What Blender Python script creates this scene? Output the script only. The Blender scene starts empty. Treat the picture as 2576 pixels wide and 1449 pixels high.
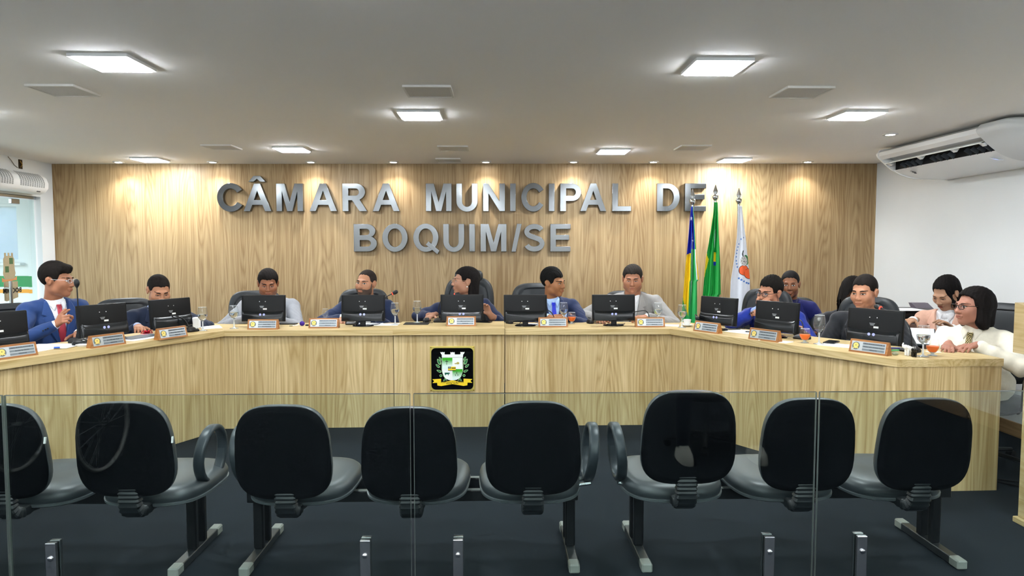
import bpy, bmesh, math, random
import numpy as np
from mathutils import Vector, Matrix
random.seed(7)
S = bpy.context.scene
COL = S.collection
PI = math.pi

# ------------------------------------------------------------------ camera, world, exposure
CAMZ = 1.45
cam = bpy.data.cameras.new('camera'); camo = bpy.data.objects.new('camera', cam); COL.objects.link(camo)
cam.sensor_width = 36.0; cam.lens = 1717.0/2576.0*36.0; cam.clip_start = 0.05; cam.clip_end = 200
camo.location = (0, 0, CAMZ); camo.rotation_euler = (PI/2-0.05905, 0, -0.02093)
S.camera = camo
W = bpy.data.worlds.new('world'); S.world = W; W.use_nodes = True
_bg = W.node_tree.nodes['Background']; _sky = W.node_tree.nodes.new('ShaderNodeTexSky')
_sky.sky_type = 'NISHITA'; _sky.sun_elevation = math.radians(50); _sky.sun_rotation = math.radians(200); _sky.sun_disc = False; _sky.air_density = .6; _sky.dust_density = 4.0
_mx = W.node_tree.nodes.new('ShaderNodeMix'); _mx.data_type = 'RGBA'; _mx.inputs[0].default_value = .5; _mx.inputs[7].default_value = (1.0, 1.05, 1.1, 1)      # thin bright overcast
W.node_tree.links.new(_sky.outputs[0], _mx.inputs[6]); W.node_tree.links.new(_mx.outputs[2], _bg.inputs[0]); _bg.inputs[1].default_value = 1.0
S.view_settings.view_transform = 'Standard'; S.view_settings.look = 'None'; S.view_settings.gamma = 1
S.view_settings.use_curve_mapping = False; S.view_settings.exposure = 0.82
S.cycles.max_bounces = 6; S.cycles.diffuse_bounces = 4; S.cycles.transparent_max_bounces = 16; S.cycles.glossy_bounces = 3; S.cycles.transmission_bounces = 4; S.cycles.adaptive_threshold = .05; S.cycles.adaptive_min_samples = 24
S.cycles.caustics_reflective = False; S.cycles.caustics_refractive = False
PANEL_EMIT = 76.0      # ceiling LED panels
SPOT_W = 14.0           # wall-washing downlights (watts)
DIM = 1.0

# ------------------------------------------------------------------ colour and materials
def lin(c):
    if isinstance(c, str):
        c = c.lstrip('#'); c = [int(c[i:i+2], 16)/255 for i in (0, 2, 4)]
    return tuple((x/12.92 if x <= 0.04045 else ((x+0.055)/1.055)**2.4) for x in c[:3]) + (1,)
MATS = {}
def pm(name, col='#808080', rough=0.5, metal=0.0, emit=None, es=0.0, spec=0.5, coat=0.0, noise=0.0, nscale=40.0, bump=0.0, sheen=0.0, trans=0.0, ior=1.45):
    """principled material, with a faint procedural mottling of the colour and optional fine relief"""
    if name in MATS: return MATS[name]
    m = bpy.data.materials.new(name); m.use_nodes = True; nt = m.node_tree; b = nt.nodes['Principled BSDF']
    c = lin(col); b.inputs['Base Color'].default_value = c; b.inputs['Roughness'].default_value = rough; b.inputs['Metallic'].default_value = metal
    b.inputs['Specular IOR Level'].default_value = spec; b.inputs['Coat Weight'].default_value = coat; b.inputs['IOR'].default_value = ior
    if trans: b.inputs['Transmission Weight'].default_value = trans
    if sheen: b.inputs['Sheen Weight'].default_value = sheen
    if emit: b.inputs['Emission Color'].default_value = lin(emit); b.inputs['Emission Strength'].default_value = es
    if noise or bump:
        tc = nt.nodes.new('ShaderNodeTexCoord'); nz = nt.nodes.new('ShaderNodeTexNoise'); nz.inputs['Scale'].default_value = nscale; nz.inputs['Detail'].default_value = 4
        nt.links.new(tc.outputs['Object'], nz.inputs['Vector'])
        if noise:
            mx = nt.nodes.new('ShaderNodeMix'); mx.data_type = 'RGBA'
            mx.inputs[6].default_value = tuple(x*(1-noise) for x in c[:3])+(1,); mx.inputs[7].default_value = tuple(min(1, x*(1+noise)) for x in c[:3])+(1,)
            nt.links.new(nz.outputs['Fac'], mx.inputs[0]); nt.links.new(mx.outputs[2], b.inputs['Base Color'])
        if bump:
            bp = nt.nodes.new('ShaderNodeBump'); bp.inputs['Strength'].default_value = bump; bp.inputs['Distance'].default_value = 0.002
            nt.links.new(nz.outputs['Fac'], bp.inputs['Height']); nt.links.new(bp.outputs[0], b.inputs['Normal'])
    MATS[name] = m; return m

def wood(name, light, dark, axis='z', rough=0.42, fine=1.0):
    """oak laminate: cathedral contour lines, broad streaks and fine pores, all stretched along one object axis"""
    if name in MATS: return MATS[name]
    m = bpy.data.materials.new(name); m.use_nodes = True; nt = m.node_tree; N = nt.nodes; L = nt.links; b = N['Principled BSDF']
    b.inputs['Roughness'].default_value = rough; b.inputs['Specular IOR Level'].default_value = 0.35
    tc = N.new('ShaderNodeTexCoord'); oi = N.new('ShaderNodeObjectInfo')
    off = N.new('ShaderNodeVectorMath'); off.operation = 'SCALE'; cmb = N.new('ShaderNodeCombineXYZ')
    for i in range(3): L.new(oi.outputs['Random'], cmb.inputs[i])
    L.new(cmb.outputs[0], off.inputs[0]); off.inputs['Scale'].default_value = 23.0
    add = N.new('ShaderNodeVectorMath'); L.new(tc.outputs['Object'], add.inputs[0]); L.new(off.outputs[0], add.inputs[1])
    def mp(a, l):
        n = N.new('ShaderNodeMapping'); L.new(add.outputs[0], n.inputs['Vector'])
        s = [a, a, a]; s['xyz'.index(axis)] = l; n.inputs['Scale'].default_value = s; return n
    def nz(a, l, detail, dist=0.0):
        n = N.new('ShaderNodeTexNoise'); n.inputs['Scale'].default_value = 1.0; n.inputs['Detail'].default_value = detail; n.inputs['Distortion'].default_value = dist
        L.new(mp(a, l).outputs[0], n.inputs['Vector']); return n
    def ma(op, a, bb):
        n = N.new('ShaderNodeMath'); n.operation = op
        for i, v in enumerate((a, bb)):
            if isinstance(v, (int, float)): n.inputs[i].default_value = v
            else: L.new(v, n.inputs[i])
        return n.outputs[0]
    big = nz(4.6, 0.36, 1.5)                      # contours of this give the cathedral arcs
    fr = ma('FRACT', ma('MULTIPLY', big.outputs['Fac'], 26.0), 0)
    tri = ma('POWER', ma('ABSOLUTE', ma('SUBTRACT', fr, 0.5), 0), 1.6)
    tri = ma('MULTIPLY', tri, 2.6)
    streak = nz(46, 0.55, 5, 0.3); fine_n = nz(240*fine, 5.0, 3); broad = nz(4.0, 0.12, 2)
    t = ma('ADD', ma('MULTIPLY', tri, 0.21), ma('MULTIPLY', streak.outputs['Fac'], 0.66))
    t = ma('ADD', t, ma('MULTIPLY', fine_n.outputs['Fac'], 0.34)); t = ma('ADD', t, ma('MULTIPLY', broad.outputs['Fac'], 0.42))
    cr = N.new('ShaderNodeValToRGB'); L.new(t, cr.inputs[0])
    e = cr.color_ramp.elements; e[0].position = 0.50; e[0].color = lin(light); e[1].position = 0.97; e[1].color = lin(dark)
    L.new(cr.outputs[0], b.inputs['Base Color'])
    bp = N.new('ShaderNodeBump'); bp.inputs['Strength'].default_value = 0.12; bp.inputs['Distance'].default_value = 0.001
    L.new(fine_n.outputs['Fac'], bp.inputs['Height']); L.new(bp.outputs[0], b.inputs['Normal'])
    MATS[name] = m; return m

def thin_glass(name, tint='#ffffff', ior=1.5, rough=0.0, haze=0.0):
    """a thin clear wall of glass: transparent, with a Fresnel mirror on top (and a little diffuse haze)"""
    if name in MATS: return MATS[name]
    m = bpy.data.materials.new(name); m.use_nodes = True; nt = m.node_tree; N = nt.nodes; L = nt.links
    N.remove(N['Principled BSDF']); out = N['Material Output']
    tr = N.new('ShaderNodeBsdfTransparent'); tr.inputs[0].default_value = lin(tint)
    gl = N.new('ShaderNodeBsdfGlossy'); gl.inputs['Roughness'].default_value = rough
    fr = N.new('ShaderNodeFresnel'); ge = N.new('ShaderNodeNewGeometry'); mr = N.new('ShaderNodeMapRange')
    mr.inputs[3].default_value = ior; mr.inputs[4].default_value = 1/ior          # the far side of the pane mirrors like the near side
    L.new(ge.outputs['Backfacing'], mr.inputs[0]); L.new(mr.outputs[0], fr.inputs[0])
    mx = N.new('ShaderNodeMixShader'); L.new(fr.outputs[0], mx.inputs[0]); L.new(tr.outputs[0], mx.inputs[1]); L.new(gl.outputs[0], mx.inputs[2])
    last = mx
    if haze:
        df = N.new('ShaderNodeBsdfTranslucent'); m2 = N.new('ShaderNodeMixShader'); m2.inputs[0].default_value = haze
        L.new(mx.outputs[0], m2.inputs[1]); L.new(df.outputs[0], m2.inputs[2]); last = m2
    L.new(last.outputs[0], out.inputs[0]); MATS[name] = m; return m

def emis(name, col, s):
    if name in MATS: return MATS[name]
    m = bpy.data.materials.new(name); m.use_nodes = True; nt = m.node_tree; nt.nodes.remove(nt.nodes['Principled BSDF'])
    e = nt.nodes.new('ShaderNodeEmission'); e.inputs[0].default_value = lin(col); e.inputs[1].default_value = s
    nt.links.new(e.outputs[0], nt.nodes['Material Output'].inputs[0]); MATS[name] = m; return m

# ------------------------------------------------------------------ mesh helpers
def T(x=0, y=0, z=0): return Matrix.Translation((x, y, z))
def RX(a): return Matrix.Rotation(a, 4, 'X')
def RY(a): return Matrix.Rotation(a, 4, 'Y')
def RZ(a): return Matrix.Rotation(a, 4, 'Z')

class MB:
    def __init__(s): s.v = []; s.f = []; s.mi = []; s.cur = 0
    def add(s, vs, fs, M=None):
        o = len(s.v)
        s.v += [tuple(M @ Vector(v)) for v in vs] if M is not None else [tuple(v) for v in vs]
        s.f += [tuple(o+i for i in f) for f in fs]; s.mi += [s.cur]*len(fs); return s
    def mat(s, i): s.cur = i; return s
    def box(s, c, d, M=None, b=0.0):
        hx, hy, hz = d[0]/2, d[1]/2, d[2]/2; cx, cy, cz = c
        if b <= 0:
            vs = [(cx+sx*hx, cy+sy*hy, cz+sz*hz) for sx in (-1, 1) for sy in (-1, 1) for sz in (-1, 1)]
            fs = [(0, 1, 3, 2), (4, 6, 7, 5), (0, 4, 5, 1), (2, 3, 7, 6), (0, 2, 6, 4), (1, 5, 7, 3)]
            return s.add(vs, fs, M)
        b = min(b, hx*.99, hy*.99, hz*.99); vs = []; idx = {}
        for sx in (-1, 1):
            for sy in (-1, 1):
                for sz in (-1, 1):
                    for a in range(3):
                        h = [hx-b, hy-b, hz-b]; h[a] += b
                        idx[(sx, sy, sz, a)] = len(vs); vs.append((cx+sx*h[0], cy+sy*h[1], cz+sz*h[2]))
        fs = []
        def face(keys):
            p = [Vector(vs[idx[k]]) for k in keys]; n = (p[1]-p[0]).cross(p[2]-p[0]); ctr = sum(p, Vector())/len(p)-Vector(c)
            q = [idx[k] for k in keys]; fs.append(tuple(q if n.dot(ctr) > 0 else q[::-1]))
        sg = ((-1, -1), (1, -1), (1, 1), (-1, 1))
        for a in range(3):
            o1, o2 = [i for i in range(3) if i != a]
            for sa in (-1, 1):
                ks = []
                for p, q in sg:
                    k = [0, 0, 0]; k[a] = sa; k[o1] = p; k[o2] = q; ks.append((*k, a))
                face(ks)
            for p, q in sg:
                k1 = [0]*3; k2 = [0]*3
                k1[a] = -1; k2[a] = 1; k1[o1] = k2[o1] = p; k1[o2] = k2[o2] = q
                face([(*k1, o1), (*k2, o1), (*k2, o2), (*k1, o2)])
        for sx in (-1, 1):
            for sy in (-1, 1):
                for sz in (-1, 1): face([(sx, sy, sz, 0), (sx, sy, sz, 1), (sx, sy, sz, 2)])
        return s.add(vs, fs, M)
    def prism(s, poly, z0, z1, M=None):
        n = len(poly); vs = [(x, y, z0) for x, y in poly]+[(x, y, z1) for x, y in poly]
        fs = [tuple(range(n))[::-1], tuple(range(n, 2*n))]+[(i, (i+1) % n, n+(i+1) % n, n+i) for i in range(n)]
        return s.add(vs, fs, M)
    def rings(s, rs, M=None, cap=True, closed=True):
        """loft between equally long rings of points"""
        n = len(rs[0]); vs = [p for r in rs for p in r]; fs = []
        for k in range(len(rs)-1):
            for i in range(n if closed else n-1):
                j = (i+1) % n; fs.append((k*n+i, k*n+j, (k+1)*n+j, (k+1)*n+i))
        if cap and closed: fs.append(tuple(range(n))[::-1]); fs.append(tuple(range((len(rs)-1)*n, len(rs)*n)))
        return s.add(vs, fs, M)
    def lathe(s, prof, seg=20, M=None, cap=True):
        return s.rings([[(r*math.cos(2*PI*i/seg), r*math.sin(2*PI*i/seg), z) for i in range(seg)] for r, z in prof], M, cap)
    def tube(s, pts, r, seg=8, M=None, cap=True, flat=1.0):
        pts = [Vector(p) for p in pts]; n = len(pts); rs = r if isinstance(r, (list, tuple)) else [r]*n; out = []; ref = None
        for i, p in enumerate(pts):
            t = (pts[min(i+1, n-1)]-pts[max(i-1, 0)]).normalized()
            if ref is None: ref = Vector((0, 0, 1)) if abs(t.z) < .9 else Vector((1, 0, 0))
            u = (ref-t*ref.dot(t)).normalized(); w = t.cross(u); ref = u
            out.append([p+(u*math.cos(2*PI*k/seg)*flat+w*math.sin(2*PI*k/seg))*rs[i] for k in range(seg)])
        return s.rings(out, M, cap)
    def ball(s, c, r, M=None, seg=12, rg=8):
        r = (r, r, r) if isinstance(r, (int, float)) else r
        rr = [[(c[0]+r[0]*math.sin(a)*math.cos(2*PI*i/seg), c[1]+r[1]*math.sin(a)*math.sin(2*PI*i/seg), c[2]-r[2]*math.cos(a)) for i in range(seg)]
              for a in [PI*(k+.02)/(rg+.04) for k in range(rg+1)]]
        return s.rings(rr, M)
    def mesh(s, name, mats, smooth=35):
        me = bpy.data.meshes.new(name); me.from_pydata(s.v, [], s.f)
        for m in (mats if isinstance(mats, (list, tuple)) else [mats]): me.materials.append(m)
        if any(s.mi): me.polygons.foreach_set('material_index', s.mi)
        fix(me, smooth); return me
    def build(s, name, mats, parent=None, smooth=35, M=None):
        return link(name, s.mesh(name, mats, smooth), parent, M)
def fix(me, smooth=35):
    bm = bmesh.new(); bm.from_mesh(me); bmesh.ops.recalc_face_normals(bm, faces=bm.faces); bm.to_mesh(me); bm.free()
    if smooth:
        me.shade_smooth(); me.set_sharp_from_angle(angle=math.radians(smooth))
    me.update()
def link(name, data, parent=None, M=None):
    o = bpy.data.objects.new(name, data); COL.objects.link(o)
    if parent is not None: o.parent = parent
    if M is not None: o.matrix_local = M
    return o
def tag(o, label=None, cat=None, group=None, kind=None):
    if label: o['label'] = label
    if cat: o['category'] = cat
    if group: o['group'] = group
    if kind: o['kind'] = kind
    return o
def thing(name, label, cat, loc=(0, 0, 0), rz=0.0, group=None):
    o = bpy.data.objects.new(name, None); COL.objects.link(o); o.location = loc; o.rotation_euler = (0, 0, rz); o.empty_display_size = .1
    return tag(o, label, cat, group)
def copy_tree(o, parent=None):
    c = o.copy(); COL.objects.link(c)
    if parent is not None: c.parent = parent
    for ch in list(o.children): copy_tree(ch, c)
    return c
def flat_mesh(name, loops, depth, mats, bevel=0.0, smooth=30):
    """fill 2-D loops (even-odd holes) and extrude them by depth in +z of the mesh"""
    cu = bpy.data.curves.new(name, 'CURVE'); cu.dimensions = '2D'; cu.fill_mode = 'BOTH'; cu.extrude = depth/2; cu.bevel_depth = bevel
    for lp in loops:
        sp = cu.splines.new('POLY'); sp.points.add(len(lp)-1); sp.use_cyclic_u = True
        for p, (x, y) in zip(sp.points, lp): p.co = (x, y, 0, 1)
    return curve_to_mesh(name, cu, mats, smooth)
def curve_to_mesh(name, cu, mats, smooth=30):
    ob = bpy.data.objects.new('tmp', cu); COL.objects.link(ob)
    dg = bpy.context.evaluated_depsgraph_get(); me = bpy.data.meshes.new_from_object(ob.evaluated_get(dg))
    bpy.data.objects.remove(ob); bpy.data.curves.remove(cu); me.name = name
    me.materials.clear()
    for m in (mats if isinstance(mats, (list, tuple)) else [mats]): me.materials.append(m)
    if smooth: me.shade_smooth(); me.set_sharp_from_angle(angle=math.radians(smooth))
    return me
def text_mesh(s, size, depth, mat, bold=0.0, align='CENTER'):
    cu = bpy.data.curves.new('text', 'FONT'); cu.body = s; cu.size = size; cu.extrude = depth/2; cu.align_x = align; cu.align_y = 'CENTER'; cu.offset = bold; cu.resolution_u = 2
    return curve_to_mesh('text', cu, mat, 0)
def arc(cx, cy, rx, ry, a0, a1, n=14):
    return [(cx+rx*math.cos(math.radians(a0+(a1-a0)*i/n)), cy+ry*math.sin(math.radians(a0+(a1-a0)*i/n))) for i in range(n+1)]
def rrect(w, h, r, n=6, cx=0, cy=0):
    o = []
    for sx, sy, a in ((1, 1, 0), (-1, 1, 90), (-1, -1, 180), (1, -1, 270)): o += arc(cx+sx*(w/2-r), cy+sy*(h/2-r), r, r, a, a+90, n)
    return o
def superell(w, h, e=2.6, n=40):
    o = []
    for i in range(n):
        a = 2*PI*i/n; c, s = math.cos(a), math.sin(a)
        o.append((w/2*math.copysign(abs(c)**(2/e), c), h/2*math.copysign(abs(s)**(2/e), s)))
    return o
def pad_rings(outline, prof):
    """rings of an outline scaled about its middle; prof = (scale inset in metres, z)"""
    R = max(abs(p[0]) for p in outline), max(abs(p[1]) for p in outline)
    return [[(x*(1-i/R[0]), y*(1-i/R[1]), z) for x, y in outline] for i, z in prof]

# common materials
WOOD = ('#bca37c', '#8a6f4b'); WOOD_D = ('#dcc697', '#a88d5c')
m_woodw = wood('oak_wall', *WOOD, 'z'); m_woodv = wood('oak_desk', *WOOD_D, 'z'); m_woodx = wood('oak_desk_top', '#dac596', '#b0965f', 'x')
m_white = pm('white_paint', '#dfe3e4', .6, noise=.02, nscale=3); m_ceil = pm('ceiling_paint', '#fbfaf7', .75, noise=.03, nscale=1.2, bump=.05)
m_black = pm('black_plastic', '#0c0d0f', .38); m_blackgloss = pm('black_gloss', '#08090a', .15)
m_steel = pm('brushed_steel', '#b9bcbe', .27, 1.0, noise=.05, nscale=8); m_chrome = pm('chrome', '#c8cacb', .12, 1.0)
m_leather = pm('black_leather', '#1b1e21', .36, noise=.1, nscale=8)
m_paper = pm('paper', '#eef0f4', .8, noise=.02, nscale=10)

# ================================================================== STRUCTURE
XL, XR, YB, ZC = -4.70, 3.985, -2.6, 2.331
def YW(x): return 7.36+(x-XL)*(7.15-7.36)/(XR-XL)
WANG = math.atan2(7.15-7.36, XR-XL)
m_carpet = pm('carpet', '#1d2329', .95, noise=.30, nscale=2.0, spec=.2)
def structure(o): return tag(o, kind='structure')
structure(MB().box(((XL+XR)/2, 4.78, -.05), (XR-XL+.4, 5.44, .1)).build('floor', m_carpet))
structure(MB().box(((XL+XR)/2, -.42, -.05), (XR-XL+.4, 4.96, .1)).build('floor_audience', m_carpet))
structure(MB().box(((XL+XR)/2, 2.4, ZC+.05), (XR-XL+.4, 10.4, .1)).build('ceiling', m_ceil))
wb = structure(MB().box((0, .06, ZC/2), (8.75, .06, ZC)).build('wall_back', m_woodw, M=T((XL+XR)/2, YW((XL+XR)/2), 0) @ RZ(WANG)))
edges = [-4.36, -2.55, -.72, 1.10, 2.55, 4.36]
for a, b in zip(edges[:-1], edges[1:]):
    MB().box((0, .015, ZC/2), (b-a-.0012, .03, ZC)).build('panel', m_woodw, wb, M=T((a+b)/2, 0, 0))
# left wall with the door opening, right wall, rear wall
MW = Matrix(((0, 0, 1, XL), (1, 0, 0, 0), (0, 1, 0, 0), (0, 0, 0, 1)))      # polygon (y, z) -> wall plane
structure(MB().prism([(YB, 0), (5.15, 0), (5.15, 1.97), (7.16, 1.97), (7.16, 0), (7.42, 0), (7.42, ZC), (YB, ZC)], -.12, 0, MW).build('wall_left', m_white, smooth=0))
structure(MB().box((XR+.05, (YB+7.2)/2, ZC/2), (.1, 7.2-YB, ZC)).build('wall_right', m_white))
structure(MB().box(((XL+XR)/2, YB-.05, ZC/2), (XR-XL, .1, ZC)).build('wall_rear', pm('rear_wall', '#eceae4', .7)))
structure(MB().box((XR-.008, (YB+7.1)/2, .055), (.016, 7.1-YB, .11), b=.003).build('baseboard_right', wood('oak_board', '#b99a72', '#8a6b48', 'y')))
# corridor beyond the glass door
structure(MB().box((-6.2, 6.2, -.05), (2.6, 3.0, .1)).build('floor_corridor', pm('corridor_tile', '#a9a69d', .4)))
structure(MB().box((-5.75, 6.2, 2.29), (1.86, 3.0, .06)).build('ceiling_corridor', m_white))
wc = structure(MB().prism([(-7.4, 0), (-4.84, 0), (-4.84, 2.25), (-7.4, 2.25), (-7.4, 1.93), (-5.24, 1.93), (-5.24, 1.285), (-7.4, 1.285)], 0, .12, Matrix(((1, 0, 0, 0), (0, 0, 1, 7.62), (0, 1, 0, 0), (0, 0, 0, 1)))).build('wall_corridor', m_white, smooth=0))
m_green = pm('green_paint', '#0b8a4d', .5); m_orange = pm('orange_paint', '#e79a28', .5)
MB().box((-6.12, 7.618, 1.079), (2.55, .003, .12)).build('green_stripe', m_green, wc)
MB().box((-6.12, 7.618, .972), (2.55, .003, .042)).build('orange_stripe', m_orange, wc)
wp = structure(MB().box((-5.06, 7.585, 1.125), (.12, .06, 2.25)).build('trim_corridor', m_white))
MB().box((-5.06, 7.554, 1.079), (.124, .003, .12)).build('green_stripe', m_green, wp)
MB().box((-5.06, 7.554, .972), (.124, .003, .042)).build('orange_stripe', m_orange, wp)
w1 = structure(MB().prism([(-7.4, 1.285), (-5.24, 1.285), (-5.24, 1.93), (-7.4, 1.93), (-7.4, 1.90), (-5.275, 1.90), (-5.275, 1.32), (-7.4, 1.32)], 7.63, 7.69, Matrix(((1, 0, 0, 0), (0, 0, 1, 0), (0, 1, 0, 0), (0, 0, 0, 1)))).build('window_1', pm('window_frame', '#dfe3e4', .4), smooth=0))
MB().box((-6.3, 7.66, 1.61), (2.06, .006, .60)).build('pane', thin_glass('window_glass', '#ffffff', haze=.8), w1)
MB().box((-6.3, 7.60, 1.27), (2.2, .10, .03), b=.005).build('window_sill', m_white, w1)
# glass entrance door: two leaves with pull bars and fittings
m_glass = thin_glass('clear_glass', '#f4faf8'); m_edge = pm('glass_edge', '#22343a', .15, spec=.8); m_doorg = thin_glass('door_glass', '#eaf5f4')
d1 = structure(MB().box((XL-.06, 6.31, 1.955), (.05, 1.68, .03), b=.003).build('door_1', m_steel))
for y0, y1, hy in ((5.47, 6.49, 6.40), (6.50, 7.14, 6.67)):
    g = MB().box((XL-.06, (y0+y1)/2, .97), (.01, y1-y0, 1.93)).build('door_leaf', m_doorg, d1)
    ye = y1 if hy < 6.5 else y0
    MB().box((XL-.06, ye, .97), (.0105, .006, 1.93)).build('leaf_edge', m_edge, g)
    h = MB()
    h.tube([(XL+.005, hy, .55), (XL+.005, hy, 1.13)], .016, 12); h.tube([(XL-.05, hy, 1.06), (XL+.005, hy, 1.06)], .012, 10); h.tube([(XL-.05, hy, .62), (XL+.005, hy, .62)], .012, 10)
    h.build('pull_bar', m_chrome, g)
    if hy > 6.5: MB().box((XL-.06, 6.86, 1.905), (.03, .12, .05), b=.004).build('top_fitting', m_steel, g)
MB().box((XL-.04, 6.53, .83), (.05, .07, .10), b=.01).tube([(XL-.01, 6.53, .80), (XL+.02, 6.53, .83), (XL+.01, 6.54, .92)], .008, 8).build('lock', m_chrome, d1)
# crest sticker on the inner leaf: seen from behind it shows plain paper tones, mirrored lettering
m_stk = pm('sticker_back', '#a89a7c', .7, noise=.15, nscale=60); m_stkg = pm('sticker_green', '#4e6b45', .7); m_stko = pm('sticker_orange', '#c98a5c', .7); m_stkd = pm('sticker_dark', '#2b2723', .7)
st = tag(bpy.data.objects.new('door_sticker', None), 'beige coat-of-arms sticker with mirrored letters on the glass door', 'sticker'); COL.objects.link(st)
st.matrix_world = Matrix(((0, 0, 1, XL-.052), (1, 0, 0, 6.74), (0, 1, 0, 1.22), (0, 0, 0, 1)))
link('crest', flat_mesh('crest', [[(-.06, .14), (-.06, .18), (-.035, .18), (-.035, .15), (-.012, .15), (-.012, .18), (.012, .18), (.012, .15), (.035, .15), (.035, .18), (.06, .18), (.06, .14), (.075, .12), (.075, .03), (.085, -.02), (.06, -.09), (-.06, -.09), (-.085, -.02), (-.075, .03), (-.075, .12)]], .002, m_stk), st)
link('ribbon', flat_mesh('ribbon', [[(-.10, -.10), (.10, -.09), (.10, -.05), (.06, -.075), (-.06, -.08), (-.10, -.06)]], .003, m_stko), st)
link('text_panel', flat_mesh('text_panel', [[(-.08, -.10), (.11, -.10), (.11, -.26), (-.05, -.29), (-.08, -.28)]], .002, m_stk), st)
for x, y in ((.03, .10), (-.03, .02)): link('green_field', flat_mesh('green_field', [[(x-.025, y-.03), (x+.025, y-.03), (x+.025, y+.03), (x-.025, y+.03)]], .003, m_stkg), st)
link('lettering', text_mesh('BOQUIM', .065, .002, m_stkd, .002), st, T(.03, -.19, .002) @ Matrix.Scale(-1, 4, (1, 0, 0)))
# a leafy tree out in the yard, seen blurred through the hazy window
tr = thing('tree', 'leafy green tree outside the corridor window', 'tree', (-7.6, 11.5, 0))
MB().tube([(0, 0, 0), (.05, 0, 1.0), (0, .05, 1.9)], [.12, .09, .06], 8).build('trunk', pm('bark', '#5b4a38', .9), tr)
lv = MB()
for i in range(700):
    p = Vector((random.gauss(0, .9), random.gauss(0, .7), 1.9+random.gauss(0, .55))); M = T(*p) @ Matrix.Rotation(random.random()*6, 4, Vector((random.random()-.5, random.random()-.5, random.random())).normalized())
    lv.add([(-.10, 0, 0), (0, -.04, .01), (.12, 0, 0), (0, .04, .01)], [(0, 1, 2, 3)], M)
tag(lv.build('crown', pm('leaf_green', '#5f9a3c', .6, noise=.3, nscale=1.5), tr, 0), kind='stuff')

# ================================================================== CEILING FIXTURES
m_led = emis('led_diffuser', '#f4faff', PANEL_EMIT); m_frame = pm('led_frame', '#e8eaea', .35)
panels = [(-1.82, 3.33, 'large left ceiling light panel, the nearer one'), (1.06, 3.34, 'large square ceiling light panel, the near one right of centre'), (-.51, 4.58, 'square ceiling light panel in front of the middle grille, above the centre seats'),
          (2.37, 4.52, 'square ceiling light panel nearest the air conditioner'), (-1.83, 6.18, 'ceiling light panel above the first word of the sign'), (1.05, 6.24, 'ceiling light panel above the last letters of the second word'),
          (-3.45, 6.92, 'leftmost ceiling light panel against the wood wall'), (2.36, 6.83, 'ceiling light panel above the white flag, close to the wall'),
          (-.51, 2.06, 'ceiling light panel just above the top of the picture'), (2.37, 2.06, 'ceiling light panel overhead on the right'), (-3.45, 4.50, 'ceiling light panel off the left side'), (-3.45, 2.06, 'ceiling light panel overhead on the left'),
          ] + [(x, y, 'unseen ceiling light panel added for fill over the public area, %s row, %s from the left' % (rn, cn)) for y, rn in ((.8, 'front'), (-.45, 'middle'), (-1.7, 'rear')) for x, cn in ((-3.45, 'first'), (-1.82, 'second'), (-.51, 'third'), (1.06, 'fourth'), (2.37, 'fifth'))]  # unseen public-side panels, added to brighten the fronts that face the camera
PS = .245
for i, (x, y, lb) in enumerate(panels):
    t = thing('ceiling_light', lb, 'ceiling light', (x, y, ZC), 0, 'square ceiling light panels')
    if i == 0:
        fm = flat_mesh('frame', [rrect(PS+.03, PS+.03, .006, 2), rrect(PS-.004, PS-.004, .004, 2)], .014, m_frame)
        dm = MB().box((0, 0, -.0045), (PS, PS, .014)).mesh('diffuser', m_led)
    link('frame', fm, t, T(0, 0, -.007)); link('diffuser', dm, t, T(0, 0, -.009))
m_spk = pm('grille_grey', '#d3d2cf', .7, noise=.2, nscale=400); m_spkf = pm('grille_frame', '#e2e1dd', .5)
vents = [(-2.42, 3.92, 'left'), (-.385, 3.90, 'mid'), (1.715, 3.88, 'right'), (-2.41, 6.08, 'farleft'), (-.39, 6.10, 'farmid'), (1.71, 6.02, 'farright'), (-.49, 6.92, 'wall')]
vlab = dict(left='large grey ceiling speaker grille at the left, beyond the nearer left light panel', mid='grey square ceiling speaker grille beside the middle light panel', right='large grey ceiling speaker grille between the two right light panels',
            farleft='small pale ceiling grille left of the light above the first word', farmid='small grey ceiling grille above the middle of the sign', farright='small pale ceiling grille left of the light above the flags', wall='narrow grey ceiling grille next to the wood wall')
for x, y, k in vents:
    t = thing('ceiling_grille', vlab[k], 'speaker grille', (x, y, ZC), 0, 'square grilles in the ceiling')
    s = .265 if k != 'wall' else .25
    link('frame', flat_mesh('frame', [rrect(s, s, .006, 2), rrect(s-.022, s-.022, .004, 2)], .012, m_spkf), t, T(0, 0, -.006))
    MB().box((0, 0, -.005), (s-.02, s-.02, .008)).build('mesh_panel', m_spk, t)
m_spotring = pm('spot_ring', '#d8d8d6', .35); m_spotlens = emis('spot_lens', '#fff8ee', 60)
SPX = [-3.90, -2.93, -1.92, -1.07, -.12, .78, 1.60, 2.40, 3.18]
spl = ['first recessed spotlight from the left along the wood wall', 'second spotlight from the left along the wood wall', 'third wall spotlight, above the first word', 'fourth wall spotlight, left of the middle grille', 'fifth wall spotlight, right of the narrow grille', 'sixth wall spotlight, above the second word', 'seventh wall spotlight, above the gap before the last word', 'eighth wall spotlight, under the light panel by the flags', 'rightmost recessed spotlight along the wood wall']
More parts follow.
